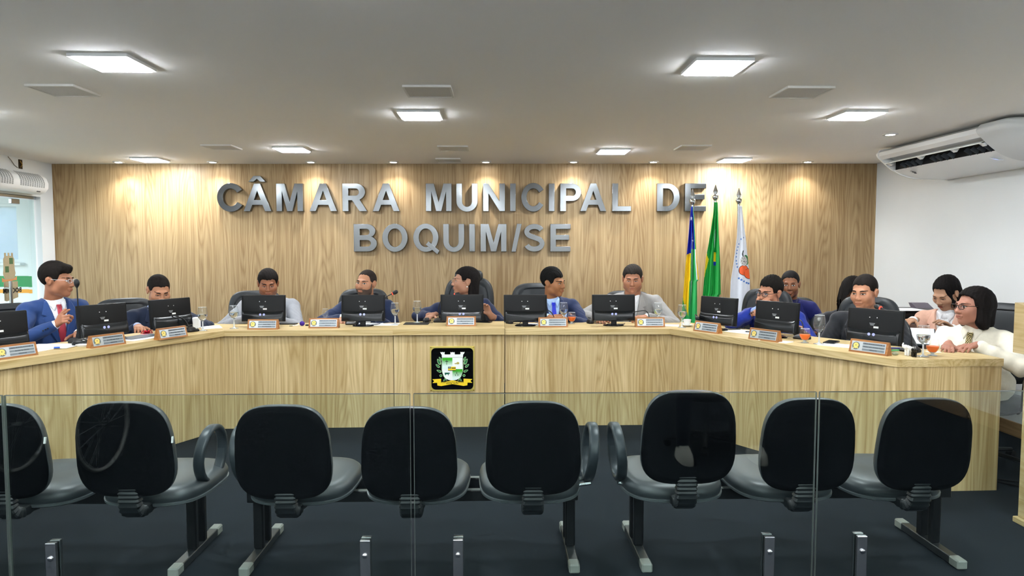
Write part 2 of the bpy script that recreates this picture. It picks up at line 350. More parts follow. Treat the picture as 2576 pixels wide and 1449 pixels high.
def spot(x, y, lb, w):
    t = thing('spotlight', lb, 'spotlight', (x, y, ZC), 0, 'small recessed spotlights')
    link('ring', flat_mesh('ring', [arc(0, 0, .055, .055, 0, 360, 24)[:-1], arc(0, 0, .034, .034, 0, 360, 24)[:-1]], .008, m_spotring), t, T(0, 0, -.004))
    MB().lathe([(.034, 0), (.030, -.003), (.012, -.006)], 20).build('lens', m_spotlens, t)
    l = bpy.data.lights.new('spot_beam', 'SPOT'); l.energy = w; l.spot_size = math.radians(118); l.spot_blend = .75; l.shadow_soft_size = .014; l.color = (1, .975, .935)
    link('spot_beam', l, t, T(0, 0, -.012))
for x, lb in zip(SPX, spl): spot(x, YW(x)-.17, lb, SPOT_W)
spot(3.05, 5.3, 'single recessed spotlight next to the air conditioner', SPOT_W*.8)

# ================================================================== WALL LETTERS
w_ = .2
def stroke(path, w):
    P = [Vector((x, y, 0)) for x, y in path]; A = []; B = []
    for i, p in enumerate(P):
        d = (P[min(i+1, len(P)-1)]-P[max(i-1, 0)]).normalized(); n = Vector((-d.y, d.x, 0))
        A.append(p+n*w/2); B.append(p-n*w/2)
    return [(p.x, p.y) for p in A]+[(p.x, p.y) for p in B[::-1]]
def glyph(c):
    """outline loops of a bold grotesque capital, cap height 1; returns (list of shapes, width)"""
    w = w_
    if c == 'I': return [[[(0, 0), (w, 0), (w, 1), (0, 1)]]], w
    if c == 'L': return [[[(0, 0), (.68, 0), (.68, .17), (w, .17), (w, 1), (0, 1)]]], .68
    if c == 'E': return [[[(0, 0), (.74, 0), (.74, .17), (w, .17), (w, .43), (.69, .43), (.69, .60), (w, .60), (w, .83), (.74, .83), (.74, 1), (0, 1)]]], .74
    if c == 'M': return [[[(0, 0), (.19, 0), (.19, .76), (.38, 0), (.57, 0), (.76, .76), (.76, 0), (.95, 0), (.95, 1), (.66, 1), (.475, .30), (.29, 1), (0, 1)]]], .95
    if c == 'N': return [[[(0, 0), (.19, 0), (.19, .66), (.60, 0), (.79, 0), (.79, 1), (.60, 1), (.60, .34), (.19, 1), (0, 1)]]], .79
    if c == 'U': return [[[(0, 1), (0, .36)]+arc(.39, .36, .39, .38, 180, 360)+[(.78, 1), (.58, 1), (.58, .36)]+arc(.39, .36, .19, .21, 360, 180)+[(.2, 1)]]], .78
    if c == 'A': return [[[(0, 0), (.22, 0), (.31, .23), (.69, .23), (.78, 0), (1, 0), (.61, 1), (.39, 1)], [(.37, .40), (.63, .40), (.5, .76)]]], 1.0
    if c == '^': return [[[(.20, 1.08), (.38, 1.08), (.5, 1.19), (.62, 1.08), (.80, 1.08), (.62, 1.28), (.38, 1.28)]]], 1.0
    if c == 'P': return [[[(0, 0), (w, 0), (w, .37), (.42, .37)]+arc(.42, .685, .33, .315, -90, 90)+[(0, 1)], [(w, .54), (.42, .54)]+arc(.42, .685, .14, .145, -90, 90)+[(w, .83)]]], .75
    if c == 'R': return [[[(0, 0), (w, 0), (w, .40), (.34, .40), (.60, 0), (.86, 0), (.60, .42)]+arc(.48, .70, .32, .30, -58, 90)+[(0, 1)], [(w, .56), (.46, .56)]+arc(.46, .695, .13, .135, -90, 90)+[(w, .83)]]], .86
    if c == 'B': return [[[(0, 0), (.47, 0)]+arc(.47, .285, .32, .285, -90, 72)+arc(.45, .745, .29, .255, -48, 90)+[(0, 1)], [(w, .17), (.46, .17)]+arc(.46, .295, .13, .125, -90, 90)+[(w, .42)], [(w, .59), (.43, .59)]+arc(.43, .71, .12, .12, -90, 90)+[(w, .83)]]], .79
    if c == 'D': return [[[(0, 0), (.36, 0)]+arc(.36, .5, .43, .5, -90, 90, 20)+[(0, 1)], [(w, .17), (.35, .17)]+arc(.35, .5, .24, .33, -90, 90, 20)+[(w, .83)]]], .79
    if c == 'O': return [[arc(.46, .5, .46, .515, 0, 360, 40)[:-1], arc(.46, .5, .265, .345, 0, 360, 40)[:-1]]], .92
    if c == 'Q': return [[arc(.46, .5, .46, .515, 0, 360, 40)[:-1], arc(.46, .5, .265, .345, 0, 360, 40)[:-1]], [[(.46, .25), (.56, .36), (.96, .02), (.88, -.10)]]], .94
    if c == 'C': return [[stroke(arc(.46, .5, .365, .425, 33, 327, 30), .19)]], .86
    if c == 'S':
        p = arc(.40, .715, .29, .20, 22, 180, 12)+arc(.40, .73, .29, .20, 190, 235, 4)+arc(.40, .275, .30, .215, 62, 0, 8)+arc(.40, .285, .30, .20, 0, -162, 14)
        return [[stroke(p, .18)]], .8
    if c == '/': return [[[(0, -.01), (.17, -.01), (.40, 1.01), (.23, 1.01)]]], .40
LTH = .052
m_letter = pm('letter_steel', '#7b7e80', .17, 1.0, noise=.08, nscale=4, bump=.35)
m_letside = pm('letter_side', '#8f9294', .35, 1.0)
row1 = [('C', 548, 611), ('A^', 614.5, 683), ('M', 697, 763), ('A', 780, 848), ('R', 863, 923.5), ('A', 939, 1005.5), ('M', 1072.5, 1136), ('U', 1149, 1201.5), ('N', 1216, 1270), ('I', 1284, 1297), ('C', 1312, 1367.5), ('I', 1381, 1394.5), ('P', 1409.5, 1461.5), ('A', 1460, 1524), ('L', 1540, 1586.5), ('D', 1652, 1708), ('E', 1722, 1774)]
row2 = [('B', 890, 947.5), ('O', 962, 1025), ('Q', 1040, 1104), ('U', 1115.5, 1167.5), ('I', 1181, 1194.5), ('M', 1209.5, 1274), ('/', 1287, 1312), ('S', 1318, 1370.5), ('E', 1385, 1435)]
def wall_x(px):      # column of the sign -> position along the wall, in metres
    return (px-1252.0)/239.6
ordn = ['first', 'second', 'third', 'fourth', 'fifth', 'sixth', 'seventh', 'eighth', 'ninth', 'tenth', 'eleventh', 'twelfth', 'thirteenth', 'fourteenth', 'fifteenth', 'sixteenth', 'seventeenth']
for row, zb, rn in ((row1, 1.833, 'upper'), (row2, 1.411, 'lower')):
    for i, (c, a, b) in enumerate(row):
        xa, xb = wall_x(a), wall_x(b); ch = c[0]; shapes, gw = glyph(ch); h = .285; sx = (xb-xa)/gw
        nm = 'steel_letter' if ch != '/' else 'steel_slash'
        what = ('A with a circumflex' if len(c) > 1 else ('letter '+ch if ch != '/' else 'slash'))
        lb = 'brushed steel %s on the wood wall, %s character of the %s line' % (what, ordn[i], rn)
        o = None
        for k, lo in enumerate(shapes):
            me = flat_mesh(nm, [[(x*sx, y*h) for x, y in l] for l in lo], LTH+.001*k, m_letter, bevel=.002)
            M = T(xa, YW((xa+xb)/2)-.001-LTH/2, zb) @ RZ(WANG) @ RX(PI/2)
            if k == 0: o = tag(link(nm, me, None, M), lb, 'letter', 'steel letters on the wall')
            else: link('tail', me, o)
        if len(c) > 1: link('circumflex', flat_mesh('circumflex', [[(x*sx, y*h) for x, y in l] for l in glyph('^')[0][0]], LTH, m_letter, bevel=.002), o)

# ================================================================== AIR CONDITIONER, AIR CURTAIN
m_acw = pm('ac_white', '#f3f5f5', .3); m_acg = pm('ac_grey', '#d2d5d6', .4)
def smooth_prof(pr, n=4, keep=()):
    out = []
    for i in range(len(pr)):
        p0, p1, p2, p3 = pr[i-1], pr[i], pr[(i+1) % len(pr)], pr[(i+2) % len(pr)]
        if i in keep or (i+1) % len(pr) in keep: out.append(p1); continue
        for k in range(n):
            u = k/n; out.append(tuple(.5*(2*p1[q]+(p2[q]-p0[q])*u+(2*p0[q]-5*p1[q]+4*p2[q]-p3[q])*u*u+(3*p1[q]-p0[q]-3*p2[q]+p3[q])*u**3) for q in (0, 1)))
    return out
ac = thing('air_conditioner', 'white ceiling-hung air conditioner with open louvre at the top right', 'air conditioner', (0, 0, 0))
MXZ = Matrix(((1, 0, 0, 0), (0, 0, 1, 0), (0, 1, 0, 0), (0, 0, 0, 1)))     # polygon (x, z) extruded along y
Y0, Y1 = 4.47, 6.00
MB().prism([(3.98, 2.30), (3.45, 2.32), (3.36, 2.285), (3.355, 2.25), (3.385, 2.222), (3.46, 2.24), (3.56, 2.19), (3.60, 2.12), (3.98, 2.10)], 4.76, Y1, MXZ).build('upper_shell', m_acw, ac)
MB().prism([(3.492, 2.130), (3.56, 2.096), (3.66, 2.066), (3.78, 2.056), (3.98, 2.05), (3.98, 2.10), (3.60, 2.12)], 4.76, Y1, MXZ).build('lower_panel', m_acw, ac)
for ya, yb, ins in ((4.44, 4.76, 1), (Y1, Y1+.03, -1)):
    prof = [(3.98, 2.30), (3.45, 2.32), (3.355, 2.285), (3.35, 2.25), (3.385, 2.215), (3.462, 2.147), (3.55, 2.094), (3.66, 2.062), (3.78, 2.052), (3.98, 2.046)]
    prof = smooth_prof(prof, 5, (0, len(prof)-1)); c = (3.75, 2.2); k = .90
    r0 = [(x, ya if ins > 0 else yb, z) for x, z in prof]; rin = [(c[0]+(x-c[0])*k if x < 3.97 else x, 0, c[1]+(z-c[1])*k) for x, z in prof]
    if ins > 0: rings = [[(c[0]+(x-c[0])*kk if x < 3.97 else x, ya+dy, c[1]+(z-c[1])*kk) for x, z in prof] for kk, dy in ((.70, 0), (.80, .008), (.90, .03), (.97, .07), (1, .12), (1, yb-ya))]
    else: rings = [[(x, ya, z) for x, z in prof], [(x, yb-.01, z) for x, z in prof], [(x, yb, z) for x, _, z in rin]]
    MB().rings(rings).build('end_cap', m_acg if ins > 0 else m_acw, ac)
MB().box((3.535, 5.38, 2.175), (.05, 1.24, .10), M=None).build('outlet_recess', pm('ac_recess', '#060607', .8), ac)
MB().prism([(3.395, 2.188), (3.47, 2.212), (3.472, 2.206), (3.398, 2.181)], 4.78, 5.98, MXZ).build('louvre', m_acw, ac)
fin = MB().prism([(3.435, 2.160), (3.49, 2.126), (3.505, 2.165), (3.46, 2.185)], -.002, .002, MXZ).mesh('fin', pm('fin_grey', '#3a3f44', .5))
for y in [4.80, 4.87, 4.94, 5.01, 5.20, 5.27, 5.34, 5.41, 5.60, 5.67, 5.74, 5.81]: link('fin', fin, ac, T(0, y, 0))
for y in (4.80, 5.11, 5.52, 5.95): MB().prism([(3.40, 2.19), (3.47, 2.21), (3.44, 2.165)], y-.02, y+.02, MXZ).build('louvre_bracket', m_acw, ac)
MD = T(3.57, 4.88, 2.0915) @ Matrix(((0, .96, .28, 0), (-1, 0, 0, 0), (0, -.28, -.96, 0), (0, 0, 0, 1)))
dsp = MB().box((0, 0, 0), (.16, .035, .003), b=.001).build('display', pm('display_grey', '#cfd3d8', .3), ac, M=MD)
MB().box((.03, 0, .002), (.05, .024, .002)).build('display_digits', emis('display_blue', '#6d86ff', 4.0), dsp)
link('logo', text_mesh('elgin', .045, .001, pm('logo_dark', '#30343a', .5), .001), ac, T(3.545, 5.80, 2.0965) @ Matrix(((0, .87, .48, 0), (-1, 0, 0, 0), (0, -.48, -.87, 0), (0, 0, 0, 1))) @ RZ(PI))
MB().box((3.75, 4.62, 2.318), (.46, .06, .024), b=.004).build('hanger', m_steel, ac)
MB().box((3.75, 5.85, 2.318), (.46, .06, .024), b=.004).build('hanger', m_steel, ac)

cu = thing('air_curtain', 'white air curtain with slotted grille above the glass door', 'air curtain', (XL, 0, -.05))
prof = [(0, 2.06), (0, 2.215), (.06, 2.232), (.12, 2.225), (.165, 2.19), (.185, 2.14), (.18, 2.09), (.15, 2.05), (.09, 2.03), (.03, 2.04)]
MB().prism(prof, 5.55, 6.985, MXZ).build('housing', m_acw, cu)
MB().rings([[(x, 6.985, z) for x, z in prof], [(x, 7.01, z) for x, z in prof], [(.02+(x-.02)*.8, 7.03, 2.13+(z-2.13)*.8) for x, z in prof]]).build('end_cap', m_acw, cu)
face = [(.118, 2.2295), (.145, 2.2105), (.1665, 2.1905), (.178, 2.167), (.187, 2.14), (.185, 2.115), (.182, 2.09)]
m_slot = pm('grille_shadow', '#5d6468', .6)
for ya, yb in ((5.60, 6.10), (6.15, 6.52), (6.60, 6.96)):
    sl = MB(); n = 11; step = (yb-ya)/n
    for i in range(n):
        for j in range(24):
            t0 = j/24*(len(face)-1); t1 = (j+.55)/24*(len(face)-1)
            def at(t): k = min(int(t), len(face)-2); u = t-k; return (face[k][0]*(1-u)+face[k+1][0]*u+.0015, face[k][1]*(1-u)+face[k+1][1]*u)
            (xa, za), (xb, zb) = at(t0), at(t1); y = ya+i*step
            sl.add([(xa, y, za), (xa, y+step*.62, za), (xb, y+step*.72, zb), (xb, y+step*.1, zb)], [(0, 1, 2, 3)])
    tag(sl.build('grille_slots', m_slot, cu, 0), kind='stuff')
MB().box((.152, 6.90, 2.058), (.01, .05, .014), M=None).build('badge', pm('badge_dark', '#3c3f42', .4), cu)
tag(MB().tube([(XL+.012, 6.70, 2.32), (XL+.012, 6.74, 2.29), (XL+.012, 6.78, 2.25), (XL+.03, 6.80, 2.225)], .004, 6).build('power_cable', pm('cable_grey', '#77736a', .6)), 'thin grey cable running down to the air curtain', 'cable')
wo = thing('wall_socket', 'dark rectangular wiring box in the white wall above the air curtain', 'wiring box', (XL+.003, 6.88, 2.27))
MB().box((0, 0, 0), (.006, .05, .09)).build('opening', pm('box_dark', '#3a2a12', .8), wo)
MB().tube([(.005, -.01, .03), (.012, .01, 0), (.006, -.005, -.03)], .004, 6).build('wire', pm('wire_yellow', '#a07a28', .6), wo)

# ================================================================== COUNCIL DESK
ZT, TH = .795, .045
def unit_z(poly, z0, z1, name, mat, parent, ang=0.0):
    """a prism whose local x axis runs along ang, so that its grain follows the board"""
    M = RZ(ang); inv = M.inverted(); cx, cy = sum(p[0] for p in poly)/len(poly), sum(p[1] for p in poly)/len(poly)
    loc = [tuple((inv @ Vector((x-cx, y-cy, 0)))[:2]) for x, y in poly]
    return MB().prism(loc, z0, z1).build(name, mat, parent, 0, M=T(cx, cy, 0) @ M)
def desk(label, top, ang, panels, zt=ZT, th=TH, extra=()):
    t = thing('council_desk', label, 'desk', (0, 0, 0), 0, 'sections of the council desk')
    unit_z(top, zt-th, zt, 'worktop', m_woodx, t, ang)
    for (x0, y0), (x1, y1), d, e0, e1 in panels:  # front boards, set back by d from the worktop edge
        a = math.atan2(y1-y0, x1-x0); L = math.hypot(x1-x0, y1-y0); M = T(x0, y0, 0) @ RZ(a)
        MB().box((L/2+(e1-e0)/2, d+.009, (zt-th)/2), (L+e0+e1, .018, zt-th-.0), M=None).build('front_panel', m_woodv, t, 0, M=M)
    for (x0, y0), (x1, y1) in extra:
        a = math.atan2(y1-y0, x1-x0); L = math.hypot(x1-x0, y1-y0)
        MB().box((L/2, 0, (zt-th)/2), (L, .018, zt-th)).build('side_panel', m_woodv, t, 0, M=T(x0, y0, 0) @ RZ(a))
    return t
A_ = Vector((-2.16, 5.41)); B_ = Vector((-3.24, 3.13)); AR = Vector((-2.455, 5.94)); nL = Vector((-.904, .428))
aL = math.atan2(A_.y-B_.y, A_.x-B_.x)
desk('left wing of the oak council desk, before the blue and navy suits', [tuple(B_), tuple(A_), tuple(AR), tuple(B_+nL*.55)], aL,
     [(tuple(B_), tuple(B_+(A_-B_)*.30), .035, -.002, -.002), (tuple(B_+(A_-B_)*.30), tuple(A_), .035, -.001, .04)], extra=[(tuple(B_+nL*.06+Vector((.004, .009))), tuple(B_+nL*.53+Vector((.004, .009))))])
desk('left centre section of the oak council desk, before the bearded man', [tuple(A_), (-.838, 5.435), (-.838, 5.965), tuple(AR)], .014, [(tuple(A_), (-.838, 5.435), .035, .04, -.002)], extra=[((-.852, 5.50), (-.852, 5.94))])
desk('middle section of the oak council desk that carries the coat of arms', [(-.835, 5.415), (.055, 5.43), (.055, 5.985), (-.835, 5.97)], .0, [((-.835, 5.415), (.055, 5.43), .035, -.002, -.002)], zt=ZT+.009, th=.05, extra=[((-.822, 5.48), (-.822, 5.96)), ((.042, 5.49), (.042, 5.96))])
C_ = Vector((1.39, 5.46)); D_ = Vector((2.34, 3.92)); CR = Vector((1.62, 6.0)); aR = math.atan2(D_.y-C_.y, D_.x-C_.x)
desk('right centre section of the oak council desk, between plaque and right wing', [(.058, 5.45), tuple(C_), tuple(CR), (.058, 5.975)], .006, [((.058, 5.45), tuple(C_), .035, -.002, .04)], extra=[((.072, 5.51), (.072, 5.95))])
dr = desk('right wing of the oak council desk, ending beside the woman in the cream blouse', [tuple(C_), tuple(D_), (2.99, 3.94), (2.99, 4.31), (2.77, 4.31), tuple(CR)], aR, [], extra=[((2.975, 3.97), (2.975, 4.29))])
for a, b in ((.0, .33), (.33, .95)):
    p, q = C_+(D_-C_)*a, C_+(D_-C_)*b; L = (q-p).length
    MB().box((L/2-(.02 if a == 0 else 0), .044, (ZT-TH)/2), (L+(.038 if a == 0 else -.003), .018, ZT-TH)).build('front_panel', m_woodv, dr, 0, M=T(p.x, p.y, 0) @ RZ(aR))
MB().prism([(2.345, 3.927), (2.984, 3.946), (2.984, 3.964), (2.365, 3.960), (2.330, 4.02), (2.306, 4.005), (2.312, 3.978)], 0, ZT-TH).build('end_panel', m_woodv, dr, 0)
# small brass screws seen on the fronts
m_brass = pm('brass', '#b08a3c', .3, 1.0)

# coat-of-arms plaque on the middle section
PLX, PLY, PLZ = -.366, 5.4555, .478
pq = thing('wall_plaque', 'square black and brass plaque with coat of arms on the desk front', 'plaque', (PLX, PLY, PLZ), .015)
pq.rotation_euler = (PI/2, 0, .015)
s_ = .358
m_gold = pm('plaque_brass', '#d9c66c', .35, .55); m_ink = pm('plaque_black', '#020203', .12, coat=.5); m_yel = pm('ribbon_yellow', '#f0cf2a', .4); m_w = pm('crest_white', '#eef1ec', .4); m_lf = pm('crest_leaf', '#1f6b3a', .4); m_lfo = pm('crest_leaf_edge', '#9fc08a', .4); m_dk = pm('crest_dark', '#0c1f1b', .4)
m_grad = bpy.data.materials.new('crest_green_fade'); m_grad.use_nodes = True; nt = m_grad.node_tree; tcn = nt.nodes.new('ShaderNodeTexCoord'); sx = nt.nodes.new('ShaderNodeSeparateXYZ'); rp = nt.nodes.new('ShaderNodeValToRGB'); mr = nt.nodes.new('ShaderNodeMapRange')
nt.links.new(tcn.outputs['Object'], sx.inputs[0]); nt.links.new(sx.outputs[1], mr.inputs[0]); nt.links.new(mr.outputs[0], rp.inputs[0]); nt.links.new(rp.outputs[0], nt.nodes['Principled BSDF'].inputs['Base Color'])
mr.inputs[1].default_value = -.085; mr.inputs[2].default_value = 0.0; rp.color_ramp.elements[0].position = .2; rp.color_ramp.elements[0].color = lin('#dff0e8'); rp.color_ramp.elements[1].position = .8; rp.color_ramp.elements[1].color = lin('#35a512'); nt.nodes['Principled BSDF'].inputs['Roughness'].default_value = .4
MB().box((0, 0, .002), (s_, s_*1.02, .008), b=.002).build('backing', m_gold, pq)
def fl(name, loop, z, th, mat, par=pq, loops=None): return link(name, flat_mesh(name, loops or [loop], th, mat), par, T(0, 0, z))
h = s_/2-.011; r = .034; ck = []
for sx_, sy_, a in ((1, 1, 270), (-1, 1, 0), (-1, -1, 90), (1, -1, 180)):
    ck += arc(sx_*(h-.0), sy_*(h-.0), r, r, a, a-90, 8) if False else arc(sx_*(h-r), sy_*(h-r), r, r, {(1, 1): 0, (-1, 1): 90, (-1, -1): 180, (1, -1): 270}[(sx_, sy_)], {(1, 1): 90, (-1, 1): 180, (-1, -1): 270, (1, -1): 360}[(sx_, sy_)], 8)
fl('black_field', ck, .007, .003, m_ink)
for x in (-1, 1):
    for y in (-1, 1): MB().lathe([(.005, 0), (.005, .003), (.002, .004)], 10).build('screw', m_brass, pq, M=T(x*(s_/2-.009), y*(s_/2-.009)*1.02, .006))
X0, X1, Y1_, Ym, Yb = -.082, .084, .091, -.002, -.093      # shield extents
def shield_y(x): u = (x-(X0+X1)/2)/((X1-X0)/2); return Ym-.01-(Ym-.01-Yb)*math.sqrt(max(0, 1-abs(u)**2.4))
xm = (X0+X1)/2
fl('shield', [(X0, Y1_), (X1, Y1_)]+[(X1-(X1-X0)*i/20, shield_y(X1-(X1-X0)*i/20)) for i in range(21)], .009, .003, m_w)
q1 = link('green_quarter', flat_mesh('green_quarter', [[(X0+.002, 0), (xm, 0), (xm, -.092), (X0+.002, -.092)]], .001, m_grad), pq, T(0, Y1_-.001, .0115))
q2 = link('green_quarter', flat_mesh('green_quarter', [[(xm, 0), (X1-.002, 0)]+[(X1-.002-(X1-.002-xm)*i/10, shield_y(X1-.002-(X1-.002-xm)*i/10)-Ym+.002) for i in range(11)]], .001, m_grad), pq, T(0, Ym, .0115))
tw = [(-.098, .138), (-.082, .117)]
fl('tower', [(X0-.001, .093), (X1+.001, .093), (X1+.004, .116), (.094, .122), (.100, .137), (.088, .133), (.082, .137), (.076, .133), (.066, .137), (.066, .120), (.062, .116), (.021, .116), (.019, .136), (.010, .132), (.003, .136), (-.006, .132), (-.014, .136), (-.014, .118), (-.018, .116), (-.058, .116), (-.062, .120), (-.060, .137), (-.070, .133), (-.078, .137), (-.086, .133), (-.096, .137), (-.090, .122), (X0-.002, .116)], .009, .003, m_w)
fl('cross', [(-.046, .075), (-.042, .075), (-.042, .063), (-.032, .063), (-.032, .058), (-.042, .058), (-.042, .034), (-.046, .034), (-.046, .058), (-.056, .058), (-.056, .063), (-.046, .063)], .0125, .001, m_dk)
fl('fruit', arc(.045, .046, .012, .009, 0, 360, 16)[:-1], .0122, .001, m_gold); fl('fruit', arc(.027, .043, .010, .004, 0, 360, 12)[:-1], .0122, .001, m_gold)
m_dg = pm('crest_deep_green', '#0d5a45', .4)
fl('cow', [(-.062, -.030), (-.025, -.030), (-.018, -.034), (-.020, -.038), (-.027, -.038), (-.030, -.052), (-.034, -.052), (-.035, -.043), (-.050, -.043), (-.053, -.052), (-.057, -.052), (-.060, -.042)], .0125, .001, m_dg)
ml = MB()
for a, b in (((.022, -.056), (.040, -.022)), ((.048, -.056), (.030, -.022)), ((.020, -.046), (.030, -.058)), ((.050, -.046), (.040, -.058))): ml.tube([(*a, .0125), (*b, .0125)], .0013, 6)
tag(ml.build('crossed_tools', m_dk, pq), kind='stuff')
fg = fl('mini_flag', [(-.034, .018), (.028, .018), (.028, -.014), (-.034, -.014)], .013, .001, m_yel)
for y0, y1, x0 in ((.010, .003, -.006), (-.010, -.014, -.034)): fl('flag_stripe', [(x0, y0), (.028, y0), (.028, y1), (x0, y1)], .0007, .001, m_dk, fg)
fl('flag_canton', [(-.034, .018), (-.010, .018), (-.010, .003), (-.034, .003)], .0008, .001, m_dk, fg)
for x in (-.028, -.022, -.015): fl('flag_star', [(x-.0022, .008), (x+.0022, .008), (x+.0022, .013), (x-.0022, .013)], .0018, .0005, m_w, fg)
for sg in (-1, 1):
    br = MB().tube([(sg*.042+xm, -.10, .0095), (sg*.070+xm, -.06, .0095), (sg*.085+xm, -.015, .0095), (sg*.088+xm, .04, .0095), (sg*.096+xm, .085, .0095)], .0016, 6).build('branch', m_lfo, pq)
    for bx, by, ang, ln in ((.098, .082, 60, .035), (.108, .058, 62, .052), (.118, .024, 40, .040), (.108, -.018, 25, .040), (.062, -.088, -40, .032)):
        c, s = math.cos(math.radians(ang)), math.sin(math.radians(ang)); lo = []; li = []
        for i in range(16):
            a = 2*PI*i/16; ex, ey = ln/2*math.cos(a), ln*.23*math.sin(a)*(1-.35*math.cos(a)); lo.append((xm+sg*(bx+ex*c-ey*s), by+ex*s+ey*c)); li.append((xm+sg*(bx+.72*(ex*c-ey*s)), by+.72*(ex*s+ey*c)))
        lf = fl('leaf', lo, .0095, .001, m_lfo); fl('leaf_blade', li, .0006, .001, m_lf, lf)
    fo = fl('flower', arc(xm+sg*.093, -.055, .011, .011, 0, 360, 12)[:-1], .0095, .001, m_lfo); fl('flower_heart', arc(xm+sg*.093, -.055, .008, .008, 0, 360, 12)[:-1], .0006, .001, m_lf, fo)
rb = [(-.160, -.084), (-.090, -.080), (-.090, -.106), (-.05, -.104), (0, -.092), (.05, -.104), (.090, -.106), (.090, -.080), (.160, -.084), (.145, -.099), (.160, -.114), (.122, -.112), (.120, -.134), (.09, -.139), (.05, -.132), (0, -.124), (-.05, -.132), (-.09, -.139), (-.120, -.134), (-.122, -.112), (-.160, -.114), (-.145, -.099)]
rbo = fl('ribbon', rb, .011, .002, m_yel)
link('ribbon_text', text_mesh('PODER LEGISLATIVO MUNICIPAL', .0125, .0006, m_dk, .0002), rbo, T(0, -.109, .0013)); link('ribbon_text', text_mesh('BOQUIM - SERGIPE', .0115, .0006, m_dk, .0002), rbo, T(0, -.1205, .0013))

# ================================================================== WAITING-ROOM BENCHES
m_seat = pm('seat_vinyl', '#2c3236', .44, noise=.08, nscale=6, spec=1.0); m_shell = pm('seat_shell', '#020305', .7, spec=.06); m_tube = pm('bench_tube', '#0c0d0f', .4); m_foot = pm('bench_foot', '#2a2c2e', .35); m_boot = pm('foot_cap', '#8b8d88', .5); m_rail = pm('rail_top', '#7d8080', .35)
m_arm = pm('armrest_rubber', '#2f363b', .38)
so = superell(.455, .45, 3.2, 44)
so = [(x*(1+.06*(y/.225)), y) for x, y in so]
seat_me = MB().rings(pad_rings(so, [(.02, -.012), (.004, -.010), (0, 0), (-.002, .016), (.004, .034), (.018, .047), (.045, .054), (.10, .056), (.16, .053), (.21, .050)])).mesh('seat', m_seat, 60)
shell_me = MB().rings(pad_rings(so, [(.06, -.028), (.012, -.024), (-.003, -.016), (-.004, -.006), (.004, -.004)])).mesh('seat_shell', pm('shell_edge', '#565b5e', .35), 50)
bo = superell(.39, .405, 3.3, 44); bo = [(x*(1+.05*(-y/.19)), y) for x, y in bo]
back_me = MB().rings(pad_rings(bo, [(.012, -.008), (.001, -.004), (0, .006), (.004, .026), (.018, .040), (.06, .047), (.12, .048), (.17, .048)])).mesh('backrest', m_seat, 60)
bsh_me = MB().rings(pad_rings(bo, [(.17, -.020), (.10, -.0195), (.03, -.017), (.006, -.013), (.002, -.006), (.010, .0)])).mesh('back_shell', m_shell, 60)
def bellows_mesh():
    rs = []; path = []
    for i in range(7): path.append((Vector((0, .20-.03*i-.02, -.030)), 0.0))
    n = 9
    for i in range(n+1):
        a = PI/2*i/n; path.append((Vector((0, -.0-.055*math.sin(a), -.030+.055*(1-math.cos(a)))), a))
    for i in range(1, 12): path.append((Vector((0, -.055, .025+.0085*i)), PI/2))
    for k, (p, a) in enumerate(path):
        s = 1.0 if k % 2 else .88; u = Vector((0, math.sin(a), math.cos(a)))
        rs.append([p+Vector((x*s, 0, 0))+u*(y*s) for x, y in rrect(.092, .046, .014, 3)])
    return MB().rings(rs).mesh('bellows', pm('bellows_rubber', '#14181b', .42), 25)
bel_me = bellows_mesh()
leg_me = MB().box((0, 0, .165), (.046, .032, .25), b=.006).mesh('leg', m_tube)
foot_me = MB().box((0, 0, .022), (.044, .40, .036), b=.003).mesh('foot', m_foot)
boot_me = MB().box((0, 0, .022), (.048, .065, .042), b=.006).mesh('foot_cap', m_boot)
def arm_mesh():
    pts = []
    for i in range(28):
        a = 2*PI*i/28; y = .125*math.cos(a); z = .12*math.sin(a)*(1.0 if math.sin(a) > 0 else 1.05)-.02*math.cos(a)*(1 if math.sin(a) < 0 else .4); pts.append(Vector((.012*math.sin(a), y, z)))
    rs = []
    for i, p in enumerate(pts):
        t = (pts[(i+1) % 28]-pts[i-1]).normalized(); n = Vector((1, 0, 0)).cross(t).normalized()
        rs.append([p+Vector((x, 0, 0))+n*y for x, y in rrect(.046, .026, .011, 3)])
    rs.append(rs[0]); return MB().rings(rs, cap=False).mesh('armrest', m_arm, 50)
arm_me = arm_mesh()
stk_me = MB().box((0, 0, 0), (.004, .010, .026)).mesh('care_tag', pm('tag_white', '#d9dcdc', .6))
